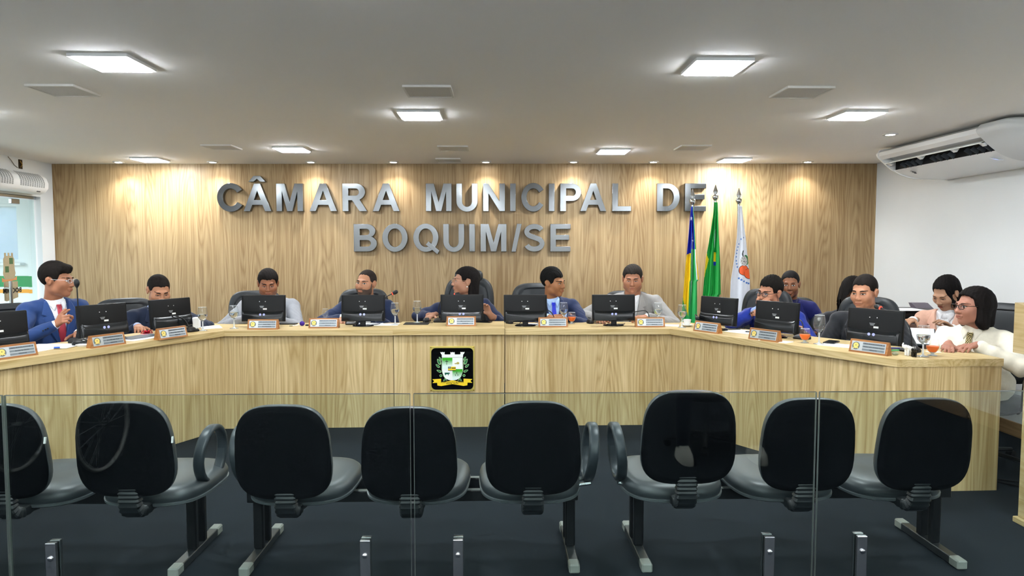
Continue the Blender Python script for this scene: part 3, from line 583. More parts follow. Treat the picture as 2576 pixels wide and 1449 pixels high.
def bench(label, seats, legs, arms, dz, rails):
    cx = sum(seats)/len(seats); t = thing('waiting_bench', label, 'bench', (cx, 3.2, 0), 0, 'black padded benches in front of the desk')
    for y in (3.10, 3.27):
        r_ = MB().box(((rails[0]+rails[1])/2-cx, y-3.2, .308), (rails[1]-rails[0], .03, .05), b=.003).build('rail', m_tube, t)
        MB().box(((rails[0]+rails[1])/2-cx, y-3.2, .3338), (rails[1]-rails[0]-.01, .026, .0016)).build('rail_strip', m_rail, r_)
    for lx in legs:
        for y in (-.045, .045): link('leg', leg_me, t, T(lx-cx, y, 0))
        f = link('foot', foot_me, t, T(lx-cx, -.005, 0))
        for y in (-.215, .215): link('foot_cap', boot_me, f, T(0, y, 0))
    for x, d in zip(seats, dz):
        link('seat', seat_me, t, T(x-cx, -.115, .380) @ RX(math.radians(1.5))); link('seat_shell', shell_me, t, T(x-cx, -.115, .378) @ RX(math.radians(1.5)))
        # the back cushion stands upright, its soft side towards the desk
        M = T(x-cx, -.455, .628+d) @ RX(math.radians(97)) @ Matrix.Scale(-1, 4, (0, 0, 1))
        b = link('backrest', back_me, t, M); s = link('back_shell', bsh_me, b)
        link('bellows', bel_me, t, T(x-cx, -.375, .38+d*.5))
        link('seat_plate', MB().box((0, 0, 0), (.16, .24, .03), b=.004).mesh('seat_plate', m_tube), t, T(x-cx, -.02, .345))
        if lx == legs[-1] and cx < -1.5: link('care_tag', stk_me, t, T(x-cx+.197, -.47, .68) @ RX(math.radians(-12)))
    for ax, sd in arms:
        a = link('armrest', arm_me, t, T(ax-cx, -.13, .52) @ Matrix.Scale(sd, 4, (1, 0, 0)))
        MB().tube([(ax-cx, -.10, .405), (ax-cx, -.10, .385), (ax-cx-sd*.16, -.10, .362)], .010, 8).tube([(ax-cx, -.17, .405), (ax-cx, -.17, .385), (ax-cx-sd*.16, -.17, .362)], .010, 8).build('arm_bracket', m_steel, t)
    return t
bench('left black padded bench, cut off by the edge of the view', [-2.515, -2.01, -1.505], [-2.60, -1.43], [(-1.30, 1)], (0, 0, .006), (-2.7, -1.40))
bench('middle black padded three-seat bench in front of the coat of arms', [-.872, -.362, .145], [-1.12, .34], [(-1.145, -1), (.42, 1)], (-.010, -.020, .0), (-1.15, .37))
bench('right black padded three-seat bench, its left backrest raised higher', [.783, 1.278, 1.765], [.665, 2.09], [(.545, -1)], (.042, .008, .006), (.63, 2.12))

# ================================================================== GLASS BARRIER
m_bar = thin_glass('barrier_glass', '#f2f8f6', 1.5); m_bedge = thin_glass('barrier_edge', '#93a39c', haze=.30)
YG = 2.40
gl = [(-3.16, -1.736, 'clear glass barrier pane at the far left edge'), (-1.726, -.312, 'wide clear glass barrier pane in front of the left seats'), (-.298, 1.142, 'middle clear glass barrier pane in front of the coat of arms'), (1.155, 2.60, 'right clear glass barrier pane in front of the last seats')]
for x0, x1, lb in gl:
    g = thing('glass_barrier', lb, 'glass pane', ((x0+x1)/2, YG, 0), 0, 'clear glass barrier panes')
    w = x1-x0
    MB().box((0, 0, .495), (w, .010, .875)).build('pane', m_bar, g)
    MB().box((0, 0, .9335), (w, .0102, .002)).build('top_edge', m_bedge, g)
    for s in (-1, 1): MB().box((s*(w/2+.0006), 0, .495), (.0012, .0102, .875)).build('side_edge', m_bedge, g)
post_me = [MB().box((0, -.0135, .205), (.036, .016, .41), b=.002).mesh('front_bar', m_steel), MB().box((0, .0135, .205), (.036, .016, .41), b=.002).mesh('rear_bar', m_steel),
           MB().lathe([(.0, 0), (.009, 0), (.009, .004), (.006, .006), (.0, .006)], 14).mesh('bolt', m_chrome), MB().box((0, 0, .004), (.07, .07, .008), b=.002).mesh('base_plate', m_steel)]
for x, lb in ((-1.578, 'steel glass clamp post at the left, beside the left bench'), (-.474, 'steel glass clamp post left of the middle pane gap'), (-.143, 'steel glass clamp post right of the middle pane gap'), (.979, 'steel glass clamp post left of the right pane gap'), (1.316, 'steel glass clamp post right of the right pane gap'), (2.42, 'steel glass clamp post beyond the right edge')):
    p = thing('clamp_post', lb, 'post', (x, YG, 0), 0, 'short steel posts that clamp the glass')
    link('front_bar', post_me[0], p); link('rear_bar', post_me[1], p); link('bolt', post_me[2], p, T(0, -.0215, .355) @ RX(PI/2)); link('bolt', post_me[2], p, T(0, -.0215, .14) @ RX(PI/2)); link('base_plate', post_me[3], p)

# lectern at the right edge
lt = thing('lectern', 'oak lectern standing at the right edge of the view', 'lectern', (2.96, 3.26, 0))
m_woody = wood('oak_lectern', '#d4bf95', '#b29a68', 'y')
MB().box((0, 0, .015), (.46, .46, .03), b=.003).build('base', m_woody, lt); MB().box((0, .02, .465), (.42, .40, .87), b=.003).build('column', m_woody, lt)
MB().prism([(-.225, .905), (.235, .905), (.235, 1.10), (-.225, 1.165)], -.27, .27, Matrix(((0, 0, 1, 0), (-1, 0, 0, 0), (0, 1, 0, 0), (0, 0, 0, 1)))).build('slanted_top', m_woody, lt, 0)

# floor cables beside the desk end
tag(MB().tube([(3.05, 4.15, .006), (3.16, 3.98, .006), (3.30, 3.86, .006), (3.5, 3.7, .006)], .006, 6).tube([(3.05, 4.16, .006), (3.25, 4.05, .006), (3.5, 3.98, .006)], .005, 6).build('floor_cable', m_black), 'two thin black cables on the carpet beside the desk end', 'cable')

# ================================================================== DESK TOP THINGS
AW_L = aL; AW_R = aR                       # directions of the two wings
YAW = dict(L=aL, C=0.0, R=aR)
# ---- monitors: the screen looks at the sitter (+y), the back shell at the room (-y)
m_mon = pm('monitor_back', '#08090b', .5, spec=.3); m_mon2 = pm('monitor_ridge', '#101315', .24, spec=.45); m_lab = pm('monitor_label', '#050506', .3); m_stw = pm('sticker_white', '#e6e8e6', .5); m_stp = pm('sticker_lilac', '#aab2ea', .5); m_stg = pm('label_print', '#9aa0a2', .5)  # ridge colour is lightened to paint in the highlight on the lower cover
m_scr = emis('monitor_screen', '#cfe0f2', .9)
def monitor_parts():
    P = {}
    P['back_shell'] = MB().rings([[(x, y, z) for x, y in rrect(*d)] for d, z in (((.362, .222, .004, 2), -.010), ((.362, .222, .005, 2), .002), ((.356, .216, .006, 2), .008), ((.335, .190, .01, 2), .013))]).mesh('back_shell', m_mon, 30)
    lo = []
    for i in range(25):
        u = i/24*2-1; lo.append((u*.172, -.024-.004*(1-u*u)+(.030 if abs(u) > .999 else .012*max(0, abs(u)-.9)/.1)))
    low = [(-.174, -.108), (.174, -.108), (.172, -.028)]+[(.165, -.018), (.150, -.024)]+[(x, -.028) for x in (.10, 0, -.10)]+[(-.150, -.024), (-.165, -.018), (-.172, -.028)]
    P['lower_cover'] = MB().rings([[(x, y, .006) for x, y in low], [(x*.995, y, .018) for x, y in low], [(x*.97, -.105+(y+.105)*.80, .030) for x, y in low], [(x*.93, -.10+(y+.10)*.62, .034) for x, y in low]]).mesh('lower_cover', m_mon2, 40)
    P['screen'] = MB().box((0, .004, -.0105), (.345, .196, .001)).mesh('screen', m_scr)
    P['stand'] = MB().box((0, -.128, .010), (.046, .060, .022), b=.005).mesh('stand', m_mon)
    P['base'] = MB().lathe([(.0, 0), (1.0, 0), (1.0, .5), (.9, .9), (.3, 1.0)], 28).mesh('base', m_blackgloss)
    return P
MP = monitor_parts()
dot = MB().lathe([(.0035, 0), (.0028, .001)], 10).mesh('screw_dot', m_stw); rnd = MB().lathe([(.0095, 0), (.0095, .0008)], 18).mesh('round_sticker', m_stp)
lab = MB().box((0, 0, 0), (.064, .038, .0006)).mesh('label', m_lab); bar = MB().box((0, 0, 0), (.032, .012, .0008)).mesh('barcode', m_stw); prn = MB().box((0, 0, 0), (.036, .003, .0008)).mesh('print_line', m_stg)
def monitor(x, y, rz, label, stickers=True, tilt=4, light=0):
    t = thing('monitor', label, 'monitor', (x, y, ZT), rz, 'black monitors on the council desk')
    U = T(0, 0, .150) @ RX(math.radians(90-tilt))
    b = link('back_shell', MP['back_shell'], t, U); lc = link('lower_cover', MP['lower_cover'], t, U); link('screen', MP['screen'], t, U)
    link('stand', MP['stand'], t, U); link('base', MP['base'], t, T(0, -.005, 0) @ Matrix.Diagonal((.088, .062, .011, 1)))
    for dx in (-.024, .024): link('screw_dot', dot, b, T(dx-.005, .056, .0132))
    l = link('label', lab, b, T(.002, .004, .0134)); link('barcode', bar, l, T(.014, -.010, .0006))
    for k in range(3): link('print_line', prn, l, T(-.012, .014-.006*k, .0005) @ Matrix.Scale(1-.2*k, 4, (1, 0, 0)))
    if stickers:
        for dx in (-.016, .014): link('round_sticker', rnd, lc, T(dx, -.052, .0335))
    MB().tube([(.03, .015, .01), (.06, .03, .006), (.10, .05, .006), (.12, .12, .006)], .0028, 6).tube([(-.02, -.005, .06), (-.05, -.03, .02), (-.06, -.02, .006), (-.03, .06, .005)], .0025, 6).build('cable', m_black, t)
    return t
for x, y, w, lb, st in ((-3.06, 4.209, 'L', 'black monitor cut off by the left edge', False), (-2.769, 4.824, 'L', 'black monitor beside the man with the red tie', True), (-2.533, 5.323, 'L', 'black monitor before the man typing in navy', False),
        (-1.955, 5.72, 'C', 'black monitor before the dark-haired man in grey', True), (-1.127, 5.72, 'C', 'black monitor before the bearded man', True), (-.302, 5.74, 'C', 'black monitor before the woman at the coat of arms', True), (.231, 5.70, 'C', 'black monitor left of the man with the blue tie', False), (.975, 5.71, 'C', 'black monitor left of the man with the lapel badge', True),
        (1.765, 5.405, 'R', 'black monitor under the white flag', True), (2.045, 4.945, 'R', 'black monitor before the man covering his mouth', False), (2.425, 4.32, 'R', 'nearest black monitor on the right wing', True)):
    monitor(x, y, YAW[w], lb, st)

# ---- name plates
m_pw = wood('plate_wood', '#b67c42', '#885527', 'x', .35); m_pm = pm('plate_metal', '#a9adad', .32, .9); m_bl = pm('plate_bar', '#70777a', .38, .8); m_em = pm('plate_emblem', '#dcc168', .4, .3); m_emr = pm('emblem_ring', '#5d6560', .4, .5); m_txt = pm('engraving', '#15181b', .5)
wedge_me = MB().prism([(0, 0), (.058, 0), (.034, .080), (.022, .080)], -.121, .121, Matrix(((0, 0, 1, 0), (1, 0, 0, 0), (0, 1, 0, 0), (0, 0, 0, 1)))).mesh('wedge', m_pw, 0)
plm = MB().box((0, 0, 0), (.214, .060, .002), b=.0006).mesh('metal_plate', m_pm, 0); ring_me = MB().lathe([(.0, 0), (.024, 0), (.024, .0008), (0, .0008)], 28).mesh('emblem_ring', m_emr, 0)
emb_me = flat_mesh('emblem', [arc(0, .003, .0165, .0155, -55, 235, 26)+[(-.017, -.012), (-.014, -.019), (-.005, -.014), (0, -.019), (.005, -.014), (.014, -.019), (.017, -.012)]], .0008, m_em, smooth=0); eye_me = MB().lathe([(.0030, 0), (.002, .001)], 8).mesh('emblem_heart', m_txt)
bar_me = MB().box((0, 0, 0), (.138, .0135, .0006)).mesh('text_bar', m_bl, 0)
TOP = text_mesh('CÂMARA MUNICIPAL DE BOQUIM - SE', .0076, .0004, m_txt, .00012)
roles = {}
def name_plate(x, y, rz, label, name, role):
    t = thing('name_plate', label, 'name plate', (x, y, ZT if not -.83 < x < .05 or y < 5.4 else ZT+.009), rz, 'wooden name plates on the desk')
    link('wedge', wedge_me, t); F = T(0, .011, .040) @ RX(math.radians(90-15.5)) @ T(0, 0, .0012)
    p = link('metal_plate', plm, t, F); link('emblem_ring', ring_me, p, T(-.078, 0, .001)); link('emblem', emb_me, p, T(-.078, .001, .0022)); link('emblem_heart', eye_me, p, T(-.078, .004, .0026))
    for k in (1, 0, -1): link('text_bar', bar_me, p, T(.033, .0185*k, .0012))
    link('engraved_text', TOP, p, T(.033, .0185, .0018)); link('engraved_text', text_mesh(name, .0098 if len(name) < 28 else .0086, .0004, m_txt, .00012), p, T(.033, 0, .0018))
    if role not in roles: roles[role] = text_mesh(role, .0092, .0004, m_txt, .00015)
    link('engraved_text', roles[role], p, T(.033, -.0185, .0018))
    return t
V = 'VEREADOR'
for x, y, w, lb, n, r in ((-2.865, 4.10, 'L', 'worn name plate cut off by the left edge', 'Geraldo de Oliveira', V), (-2.585, 4.57, 'L', 'wooden name plate right of the blue pen on the left wing', 'Josué Monteiro Rosal', V), (-2.345, 4.965, 'L', 'wooden name plate before the man typing in navy', 'Manoel Vilson Batista Filho', V),
        (-1.886, 5.48, 'C', 'wooden name plate before the dark-haired man in grey', 'Antônio Bento', 'VICE-PRESIDENTE'), (-1.42, 5.56, 'C', 'wooden name plate beside the purple keychain', 'Luciano Eduardo Barreto', V), (-.302, 5.60, 'C', 'pale shining name plate above the coat of arms', 'Maria Luiza França', 'PRESIDENTE'), (.457, 5.585, 'C', 'wooden name plate below the man with the blue tie', 'Jean Souza Andrade Silva Santos', '1º SECRETÁRIO'), (1.258, 5.57, 'C', 'wooden name plate before the man with the lapel badge', 'José Barbosa dos Santos Filho', V),
        (1.605, 5.225, 'R', 'wooden name plate beside the coffee cup', 'Diego dos Santos Silva', V), (1.865, 4.745, 'R', 'wooden name plate before the man covering his mouth', 'Adenilson Ramos de Jesus', V), (2.285, 4.145, 'R', 'nearest wooden name plate on the right wing', 'Antônio Carlos de Santana Fonseca', V)):
    name_plate(x, y, YAW[w], lb, n, r)

# ---- glasses
m_tum = thin_glass('drinking_glass', '#fafdfd', 1.5, haze=.05); m_water = pm('water', '#f4fbff', .0, trans=1.0, ior=1.33); m_juice = pm('juice', '#ea6f2c', .35, spec=.3)
gob = [(.0, 0), (.035, .001), (.034, .003), (.010, .006), (.0048, .014), (.0042, .060), (.0055, .074), (.020, .086), (.033, .104), (.0375, .122), (.0370, .140), (.0335, .163), (.0300, .186)]
gob_me = MB().lathe(gob, 24, cap=False).mesh('bowl_and_stem', m_tum, 60)
rim_me = MB().lathe([(.0300, .1855), (.0306, .1862), (.0300, .187), (.0294, .1862)], 24, cap=False).mesh('rim', pm('glass_rim', '#dfe6e8', .1, spec=.8))
stem_me = MB().lathe([(.034, .0025), (.012, .0058), (.0052, .014), (.0044, .060), (.0058, .074)], 14).mesh('stem', pm('stem_glass', '#f2f6f7', .08, trans=.45, ior=1.4), 60)
wat_me = MB().lathe([(.006, .077), (.019, .0875), (.032, .105), (.0362, .122), (.0360, .131)], 24).mesh('water', m_water, 60)
sni = [(.0, 0), (.027, .001), (.027, .003), (.010, .008), (.010, .016), (.022, .024), (.033, .044), (.036, .060), (.034, .078), (.029, .098)]
sni_me = MB().lathe(sni, 24, cap=False).mesh('bowl', m_tum, 60); jui_me = MB().lathe([(.010, .019), (.021, .0255), (.0318, .044), (.0348, .058)], 24).mesh('juice', m_juice, 60); foot2_me = MB().lathe([(.0265, .002), (.010, .0075), (.010, .016), (.018, .022)], 20).mesh('foot', pm('stem_glass'), 60)
rim2_me = MB().lathe([(.0290, .0975), (.0296, .0982), (.0290, .099), (.0284, .0982)], 24, cap=False).mesh('rim', pm('glass_rim'))
def goblet(x, y, label, full=True, s=1.0, z=ZT):
    t = thing('goblet', label, 'water glass', (x, y, z), random.random()*6, 'stemmed water glasses'); t.scale = (s, s, s)
    link('bowl_and_stem', gob_me, t); link('stem', stem_me, t); link('rim', rim_me, t)
    if full: link('water', wat_me, t)
def juice(x, y, label):
    t = thing('juice_glass', label, 'juice glass', (x, y, ZT), random.random()*6, 'glasses of orange juice')
    link('bowl', sni_me, t); link('foot', foot2_me, t); link('rim', rim2_me, t); link('juice', jui_me, t)
for x, y, lb in ((-2.33, 5.415, 'water goblet on the left wing beside a sheet of paper'), (-2.141, 5.56, 'water goblet on the left corner of the centre desk'), (-.873, 5.80, 'water goblet standing on white paper right of the bearded man'), (.563, 5.80, 'water goblet before the man with the blue tie'), (1.36, 5.75, 'water goblet behind the plate of the man with the lapel badge'), (1.512, 5.546, 'water goblet left of the coffee cup')):
    goblet(x, y, lb)
goblet(-.691, 5.845, 'water goblet standing on the black mouse pad', z=ZT+.012)
goblet(-1.473, 5.84, 'empty goblet partly hidden by the plate near the keychain', False, .72)
goblet(2.185, 4.57, 'large goblet right of the microphone on the right wing', False, 1.06); goblet(2.561, 4.03, 'large water goblet beside the elephant figurines', True, 1.0)
juice(.638, 5.845, 'orange juice glass right of the plate of the man with the blue tie'); juice(2.115, 4.63, 'orange juice glass before the large goblet on the right wing'); juice(2.642, 4.065, 'orange juice glass before the woman in cream')
# ---- cup and saucer
cp = thing('coffee_cup', 'white coffee cup on a saucer at the bend of the desk', 'cup', (1.578, 5.63, ZT)); m_cer = pm('ceramic', '#eef0ef', .2)
MB().lathe([(.0, .003), (.022, .001), (.030, .004), (.048, .012), (.050, .014), (.030, .008), (0, .007)], 28).build('saucer', m_cer, cp)
MB().lathe([(0, .009), (.018, .009), (.021, .013), (.028, .030), (.033, .058), (.0315, .058), (.026, .030), (.018, .016), (0, .014)], 28).build('cup', m_cer, cp, 60)
MB().tube([(-.030, 0, .048), (-.042, 0, .046), (-.045, 0, .034), (-.036, 0, .024), (-.026, 0, .024)], .0035, 8).build('handle', m_cer, cp)
# ---- gooseneck microphones
m_mic = pm('mic_black', '#0b0c0d', .45); m_red = emis('mic_ring_red', '#ff3a2a', 3.0); m_key = pm('mic_key', '#c9cbc9', .3)
mbase = MB().rings([[(x, y*(1.0), 0) for x, y in rrect(.105, .085, .02, 4)], [(x, y, .012) for x, y in rrect(.108, .088, .02, 4)], [(x*.86, y*.80, .026+.12*y) for x, y in rrect(.105, .085, .02, 4)], [(x*.6, y*.55, .032+.10*y) for x, y in rrect(.105, .085, .02, 4)]]).mesh('base', m_mic, 40)
def mic(x, y, rz, label, path, ring=False, z=ZT):
    t = thing('microphone', label, 'microphone', (x, y, z), rz, 'gooseneck microphones'); link('base', mbase, t)
    MB().lathe([(.008, 0), (.008, .014), (.005, .018)], 10).build('button', m_key, t, M=T(.03, -.025, .018))
    P = [Vector((0, .015, .026))]+[Vector(p) for p in path]; sm = []
    for i in range(len(P)-1):
        p0, p1, p2, p3 = P[max(i-1, 0)], P[i], P[i+1], P[min(i+2, len(P)-1)]
        for k in range(6):
            u = k/6; sm.append(.5*((2*p1)+(p2-p0)*u+(2*p0-5*p1+4*p2-p3)*u*u+(3*p1-p0-3*p2+p3)*u**3))
    sm.append(P[-1]); MB().tube(sm, .0042, 8).build('gooseneck', m_mic, t); d = (sm[-1]-sm[-3]).normalized(); q = d.to_track_quat('Z', 'Y').to_matrix().to_4x4()
    MB().tube([P[0], P[0]+(sm[1]-sm[0]).normalized()*.03], .007, 8).build('collar', m_mic, t)
    M = T(*sm[-1]) @ q
    hd = MB().lathe([(.004, -.01), (.012, .004), (.0165, .014), (.018, .028), (.016, .042), (.009, .051), (.002, .053)], 16).build('foam_head', m_mic, t, 60, M=M)
    if ring: MB().lathe([(.0098, -.001), (.0128, .001), (.0135, .005), (.0105, .004)], 14).build('light_ring', m_red, hd)
mic(-2.90, 4.75, aL, 'tall straight gooseneck microphone before the man with the red tie', [(.02, .02, .18), (.02, .02, .30), (.02, .022, .385)])
mic(-2.40, 5.36, aL, 'gooseneck microphone lying low between plate and water goblet', [(-.03, .04, .10), (-.10, .09, .13), (-.16, .14, .09)])
mic(-1.245, 5.835, .0, 'gooseneck microphone with a red ring right of the bearded man', [(.06, .03, .10), (.20, .05, .19), (.335, .06, .258)], True)
mic(-.504, 5.915, .0, 'gooseneck microphone with a red ring before the woman with glasses', [(-.01, .01, .12), (.03, .0, .21), (.125, .02, .235)], True, ZT+.009)
mic(.478, 5.79, .0, 'gooseneck microphone arching behind the plate below the blue tie', [(-.0, .01, .07), (-.04, .03, .115), (-.11, .06, .105), (-.16, .08, .07)])
mic(1.291, 5.78, .0, 'gooseneck microphone arching before the man with the lapel badge', [(.0, .01, .08), (-.03, .03, .115), (-.12, .06, .10), (-.20, .08, .075)])
mic(1.72, 5.52, aR, 'gooseneck microphone hidden behind the monitor under the white flag', [(-.08, .01, .06), (-.12, -.02, .10), (-.06, -.07, .085)])
mic(2.185, 4.83, aR, 'gooseneck microphone right of the monitor of the man covering his mouth', [(.0, .01, .09), (-.03, .03, .125), (-.10, .08, .13)])
mic(2.60, 4.22, aR, 'gooseneck microphone behind the elephant figurines', [(-.01, .02, .12), (-.06, .05, .185), (-.16, .09, .225), (-.257, .117, .25)], True)
# ---- papers, phones, mice and odds and ends
def sheet(x, y, rz, label, w=.21, d=.297, z=ZT, n=1, name='paper_sheet', mat=None):
    b = MB()
    b.rings([[(px, py, 0) for px, py in ((-w/2, -d/2), (0, -d/2), (w/2, -d/2), (w/2, d/2), (0, d/2), (-w/2, d/2))], [(px, py, .0015*n+(.002 if px else 0)) for px, py in ((-w/2, -d/2), (0, -d/2), (w/2, -d/2), (w/2, d/2), (0, d/2), (-w/2, d/2))]])
    o = b.build(name, mat or m_paper, None, 0, M=T(x, y, z) @ RZ(rz)); return tag(o, label, 'paper', 'loose papers on the desk')
sheet(-3.03, 4.42, aL+.3, 'large white sheet under the blue pen at the left'); sheet(-2.95, 4.55, aL+.5, 'white sheet lying on top of the large sheet', z=ZT+.0025)
sheet(-2.36, 5.64, .5, 'white sheet at the inner end of the left wing', .15, .21); sheet(-.96, 5.81, .02, 'white sheet under the goblet right of the bearded man', .26, .15); sheet(-1.10, 5.87, .1, 'white sheet lying behind the stand of the bearded man', .22, .12)
sheet(.33, 5.80, .1, 'white sheet behind the plate below the blue tie', .20, .14); sheet(1.43, 5.70, -.3, 'white sheet at the inner end of the right centre desk', .19, .13)
sheet(1.92, 5.24, aR+.1, 'white sheet with a black pen between two plates', .24, .20); sheet(1.95, 4.72, aR+.1, 'white sheet under the plate of the man covering his mouth', .21, .10); sheet(2.285, 4.50, aR+.2, 'white sheet before the man in the black suit', .22, .16)
sheet(2.735, 4.20, .1, 'folded white tissue under the hands of the woman in cream', .07, .05)
sheet(-2.62, 5.02, aL+.1, 'grey folder lying on the left wing', .29, .16, n=4, mat=pm('folder', '#47525c', .5)); sheet(-2.56, 4.97, aL+.1, 'white booklet under the grey folder edge', .30, .13, n=2)
def pen(x, y, rz, label, col, z=ZT):
    t = thing('pen', label, 'pen', (x, y, z+.005), rz, 'pens on the desk'); m = pm('pen_'+col, col, .35)
    MB().tube([(-.06, 0, 0), (.045, 0, 0)], .0045, 8).build('barrel', pm('pen_clear', '#d8e0ea', .2) if col == '#2f62c8' else m, t); MB().tube([(.04, 0, 0), (.072, 0, 0)], .0056, 8).build('cap', m, t); MB().tube([(-.06, 0, 0), (-.070, 0, 0)], [.004, .001], 8).build('tip', m_steel, t)
pen(-2.90, 4.42, .35, 'blue and clear pen lying on white sheets', '#2f62c8', ZT+.006); pen(1.965, 5.17, aR+.6, 'black pen lying on the sheet between two plates', '#15171c', ZT+.004); pen(2.525, 4.245, aR+1.2, 'light green pen behind the nearest plate', '#6fd08a'); pen(2.575, 4.34, aR+.9, 'blue pen behind the green pen', '#2a3f8f')
def phone(x, y, rz, label, z=ZT):
    t = thing('phone', label, 'phone', (x, y, z), rz, 'phones on the desk'); MB().rings([[(a, b, 0) for a, b in rrect(.075, .155, .012, 4)], [(a, b, .009) for a, b in rrect(.075, .155, .012, 4)]]).build('body', m_black, t); MB().box((0, 0, .0094), (.069, .146, .0008)).build('screen', m_blackgloss, t)
phone(-.13, 5.90, 1.2, 'black phone right of the pale name plate', ZT+.009); phone(-1.80, 5.86, 1.5, 'dark phone before the man in grey'); phone(2.30, 4.63, aR+.3, 'dark phone before the man in the black suit'); phone(-2.78, 4.98, aL+.1, 'black phone beside the grey folder')
def mouse(x, y, rz, label, z=ZT):
    t = thing('computer_mouse', label, 'mouse', (x, y, z), rz, 'computer mice'); MB().rings([[(a*s, b*s, h) for a, b in superell(.058, .10, 2.4, 20)] for s, h in ((.92, 0), (1, .010), (.93, .022), (.70, .032), (.3, .036))]).build('shell', m_mic, t, 60)
    MB().box((0, -.03, .0335), (.006, .018, .006), b=.002).build('wheel', m_steel, t); MB().tube([(0, -.05, .008), (.03, -.09, .004), (.10, -.07, .004)], .002, 6).build('cord', m_black, t)
mouse(.10, 5.88, .4, 'black mouse left of the monitor beside the blue tie'); mouse(-.62, 5.95, -.4, 'black mouse under the hand of the woman with glasses', ZT+.009); mouse(-2.80, 4.60, aL+.4, 'black mouse before the left wing microphone'); mouse(.80, 5.87, .2, 'black mouse under the hand of the man with the lapel badge')
tag(MB().rings([[(x, y, 0) for x, y in rrect(.21, .18, .012, 3)], [(x, y, .003) for x, y in rrect(.21, .18, .012, 3)]]).build('mouse_pad', pm('pad_black', '#0d0e10', .7), None, M=T(-.69, 5.80, ZT+.009)), 'black mouse pad under a water goblet', 'mouse pad')
kc = thing('keychain', 'purple pompom keychain with keys on the desk', 'keychain', (-1.64, 5.73, ZT)); MB().ball((0, 0, .02), (.022, .020, .020)).build('pompom', pm('purple_plush', '#3b1f86', .8, noise=.3, nscale=90), kc); MB().tube([(-.02, 0, .01), (-.05, -.01, .005), (-.075, -.02, .004)], .002, 6).build('chain', m_steel, kc); MB().box((-.085, -.025, .004), (.028, .018, .006), b=.002).build('key', m_steel, kc); MB().box((.05, .01, .006), (.05, .03, .012), b=.004).build('fob', m_black, kc)
bw = thing('gift_bow', 'shiny red bow on the desk beside the hand of the man typing', 'bow', (-2.66, 5.20, ZT)); m_bow = pm('red_foil', '#d8203a', .2, .4)
for i in range(8): MB().tube([(0, 0, .01), (.03*math.cos(i*.785), .03*math.sin(i*.785), .026), (.042*math.cos(i*.785), .042*math.sin(i*.785), .010), (0, 0, .006)], .007, 6, flat=.35).build('loop', m_bow, bw)
tag(MB().box((-2.64, 5.13, ZT+.004), (.05, .022, .008), b=.003).build('eraser', pm('pink', '#f06aa0', .5)), 'small pink eraser beside the red bow', 'eraser')
def elephant(x, y, rz, label, col, s):
    t = thing('elephant_figurine', label, 'figurine', (x, y, ZT), rz, 'little elephant figurines'); t.scale = (s, s, s); m = pm('figurine_'+col, col, .25)
    b = MB().ball((0, 0, .040), (.024, .017, .018)); b.ball((-.026, 0, .052), (.014, .013, .014)); b.build('body', m, t, 60)
    for lx in (-.014, .014):
        for ly in (-.009, .009): MB().tube([(lx, ly, .034), (lx, ly, 0)], [.007, .0065], 8).build('leg', m, t)
    MB().tube([(-.034, 0, .050), (-.046, 0, .052), (-.050, 0, .066), (-.044, 0, .078)], [.006, .005, .004, .0035], 8).build('trunk', m, t)
    for s2 in (-1, 1): MB().ball((-.022, s2*.014, .053), (.004, .008, .012)).build('ear', m, t)
elephant(2.505, 4.08, .3, 'white elephant figurine beside the large goblet', '#f2f2f0', 1.0); elephant(2.50, 4.02, 1.2, 'black elephant figurine before the white one', '#0a0a0a', .85)
tag(MB().ball((0, 0, .009), (.020, .013, .010)).build('pebble', pm('pebble', '#8d9078', .3, noise=.4, nscale=60), None, 60, M=T(2.425, 4.085, ZT)), 'small grey green pebble right of the nearest plate', 'stone')
tag(MB().rings([[(x*.8, y*.7, .0) for x, y in rrect(.09, .05, .02, 4)], [(x, y, .012) for x, y in rrect(.09, .05, .02, 4)], [(x*.5, y*.3, .016) for x, y in rrect(.09, .05, .02, 4)]]).build('tissue', m_paper, None, 0, M=T(-2.76, 4.57, ZT)), 'crumpled white tissue before the left wing microphone', 'tissue')
tag(MB().box((-2.45, 5.58, ZT+.045), (.05, .05, .09), b=.006).build('paper_cup', pm('cup_white', '#e8e8e6', .5)), 'small white box behind the monitor of the man typing', 'box')

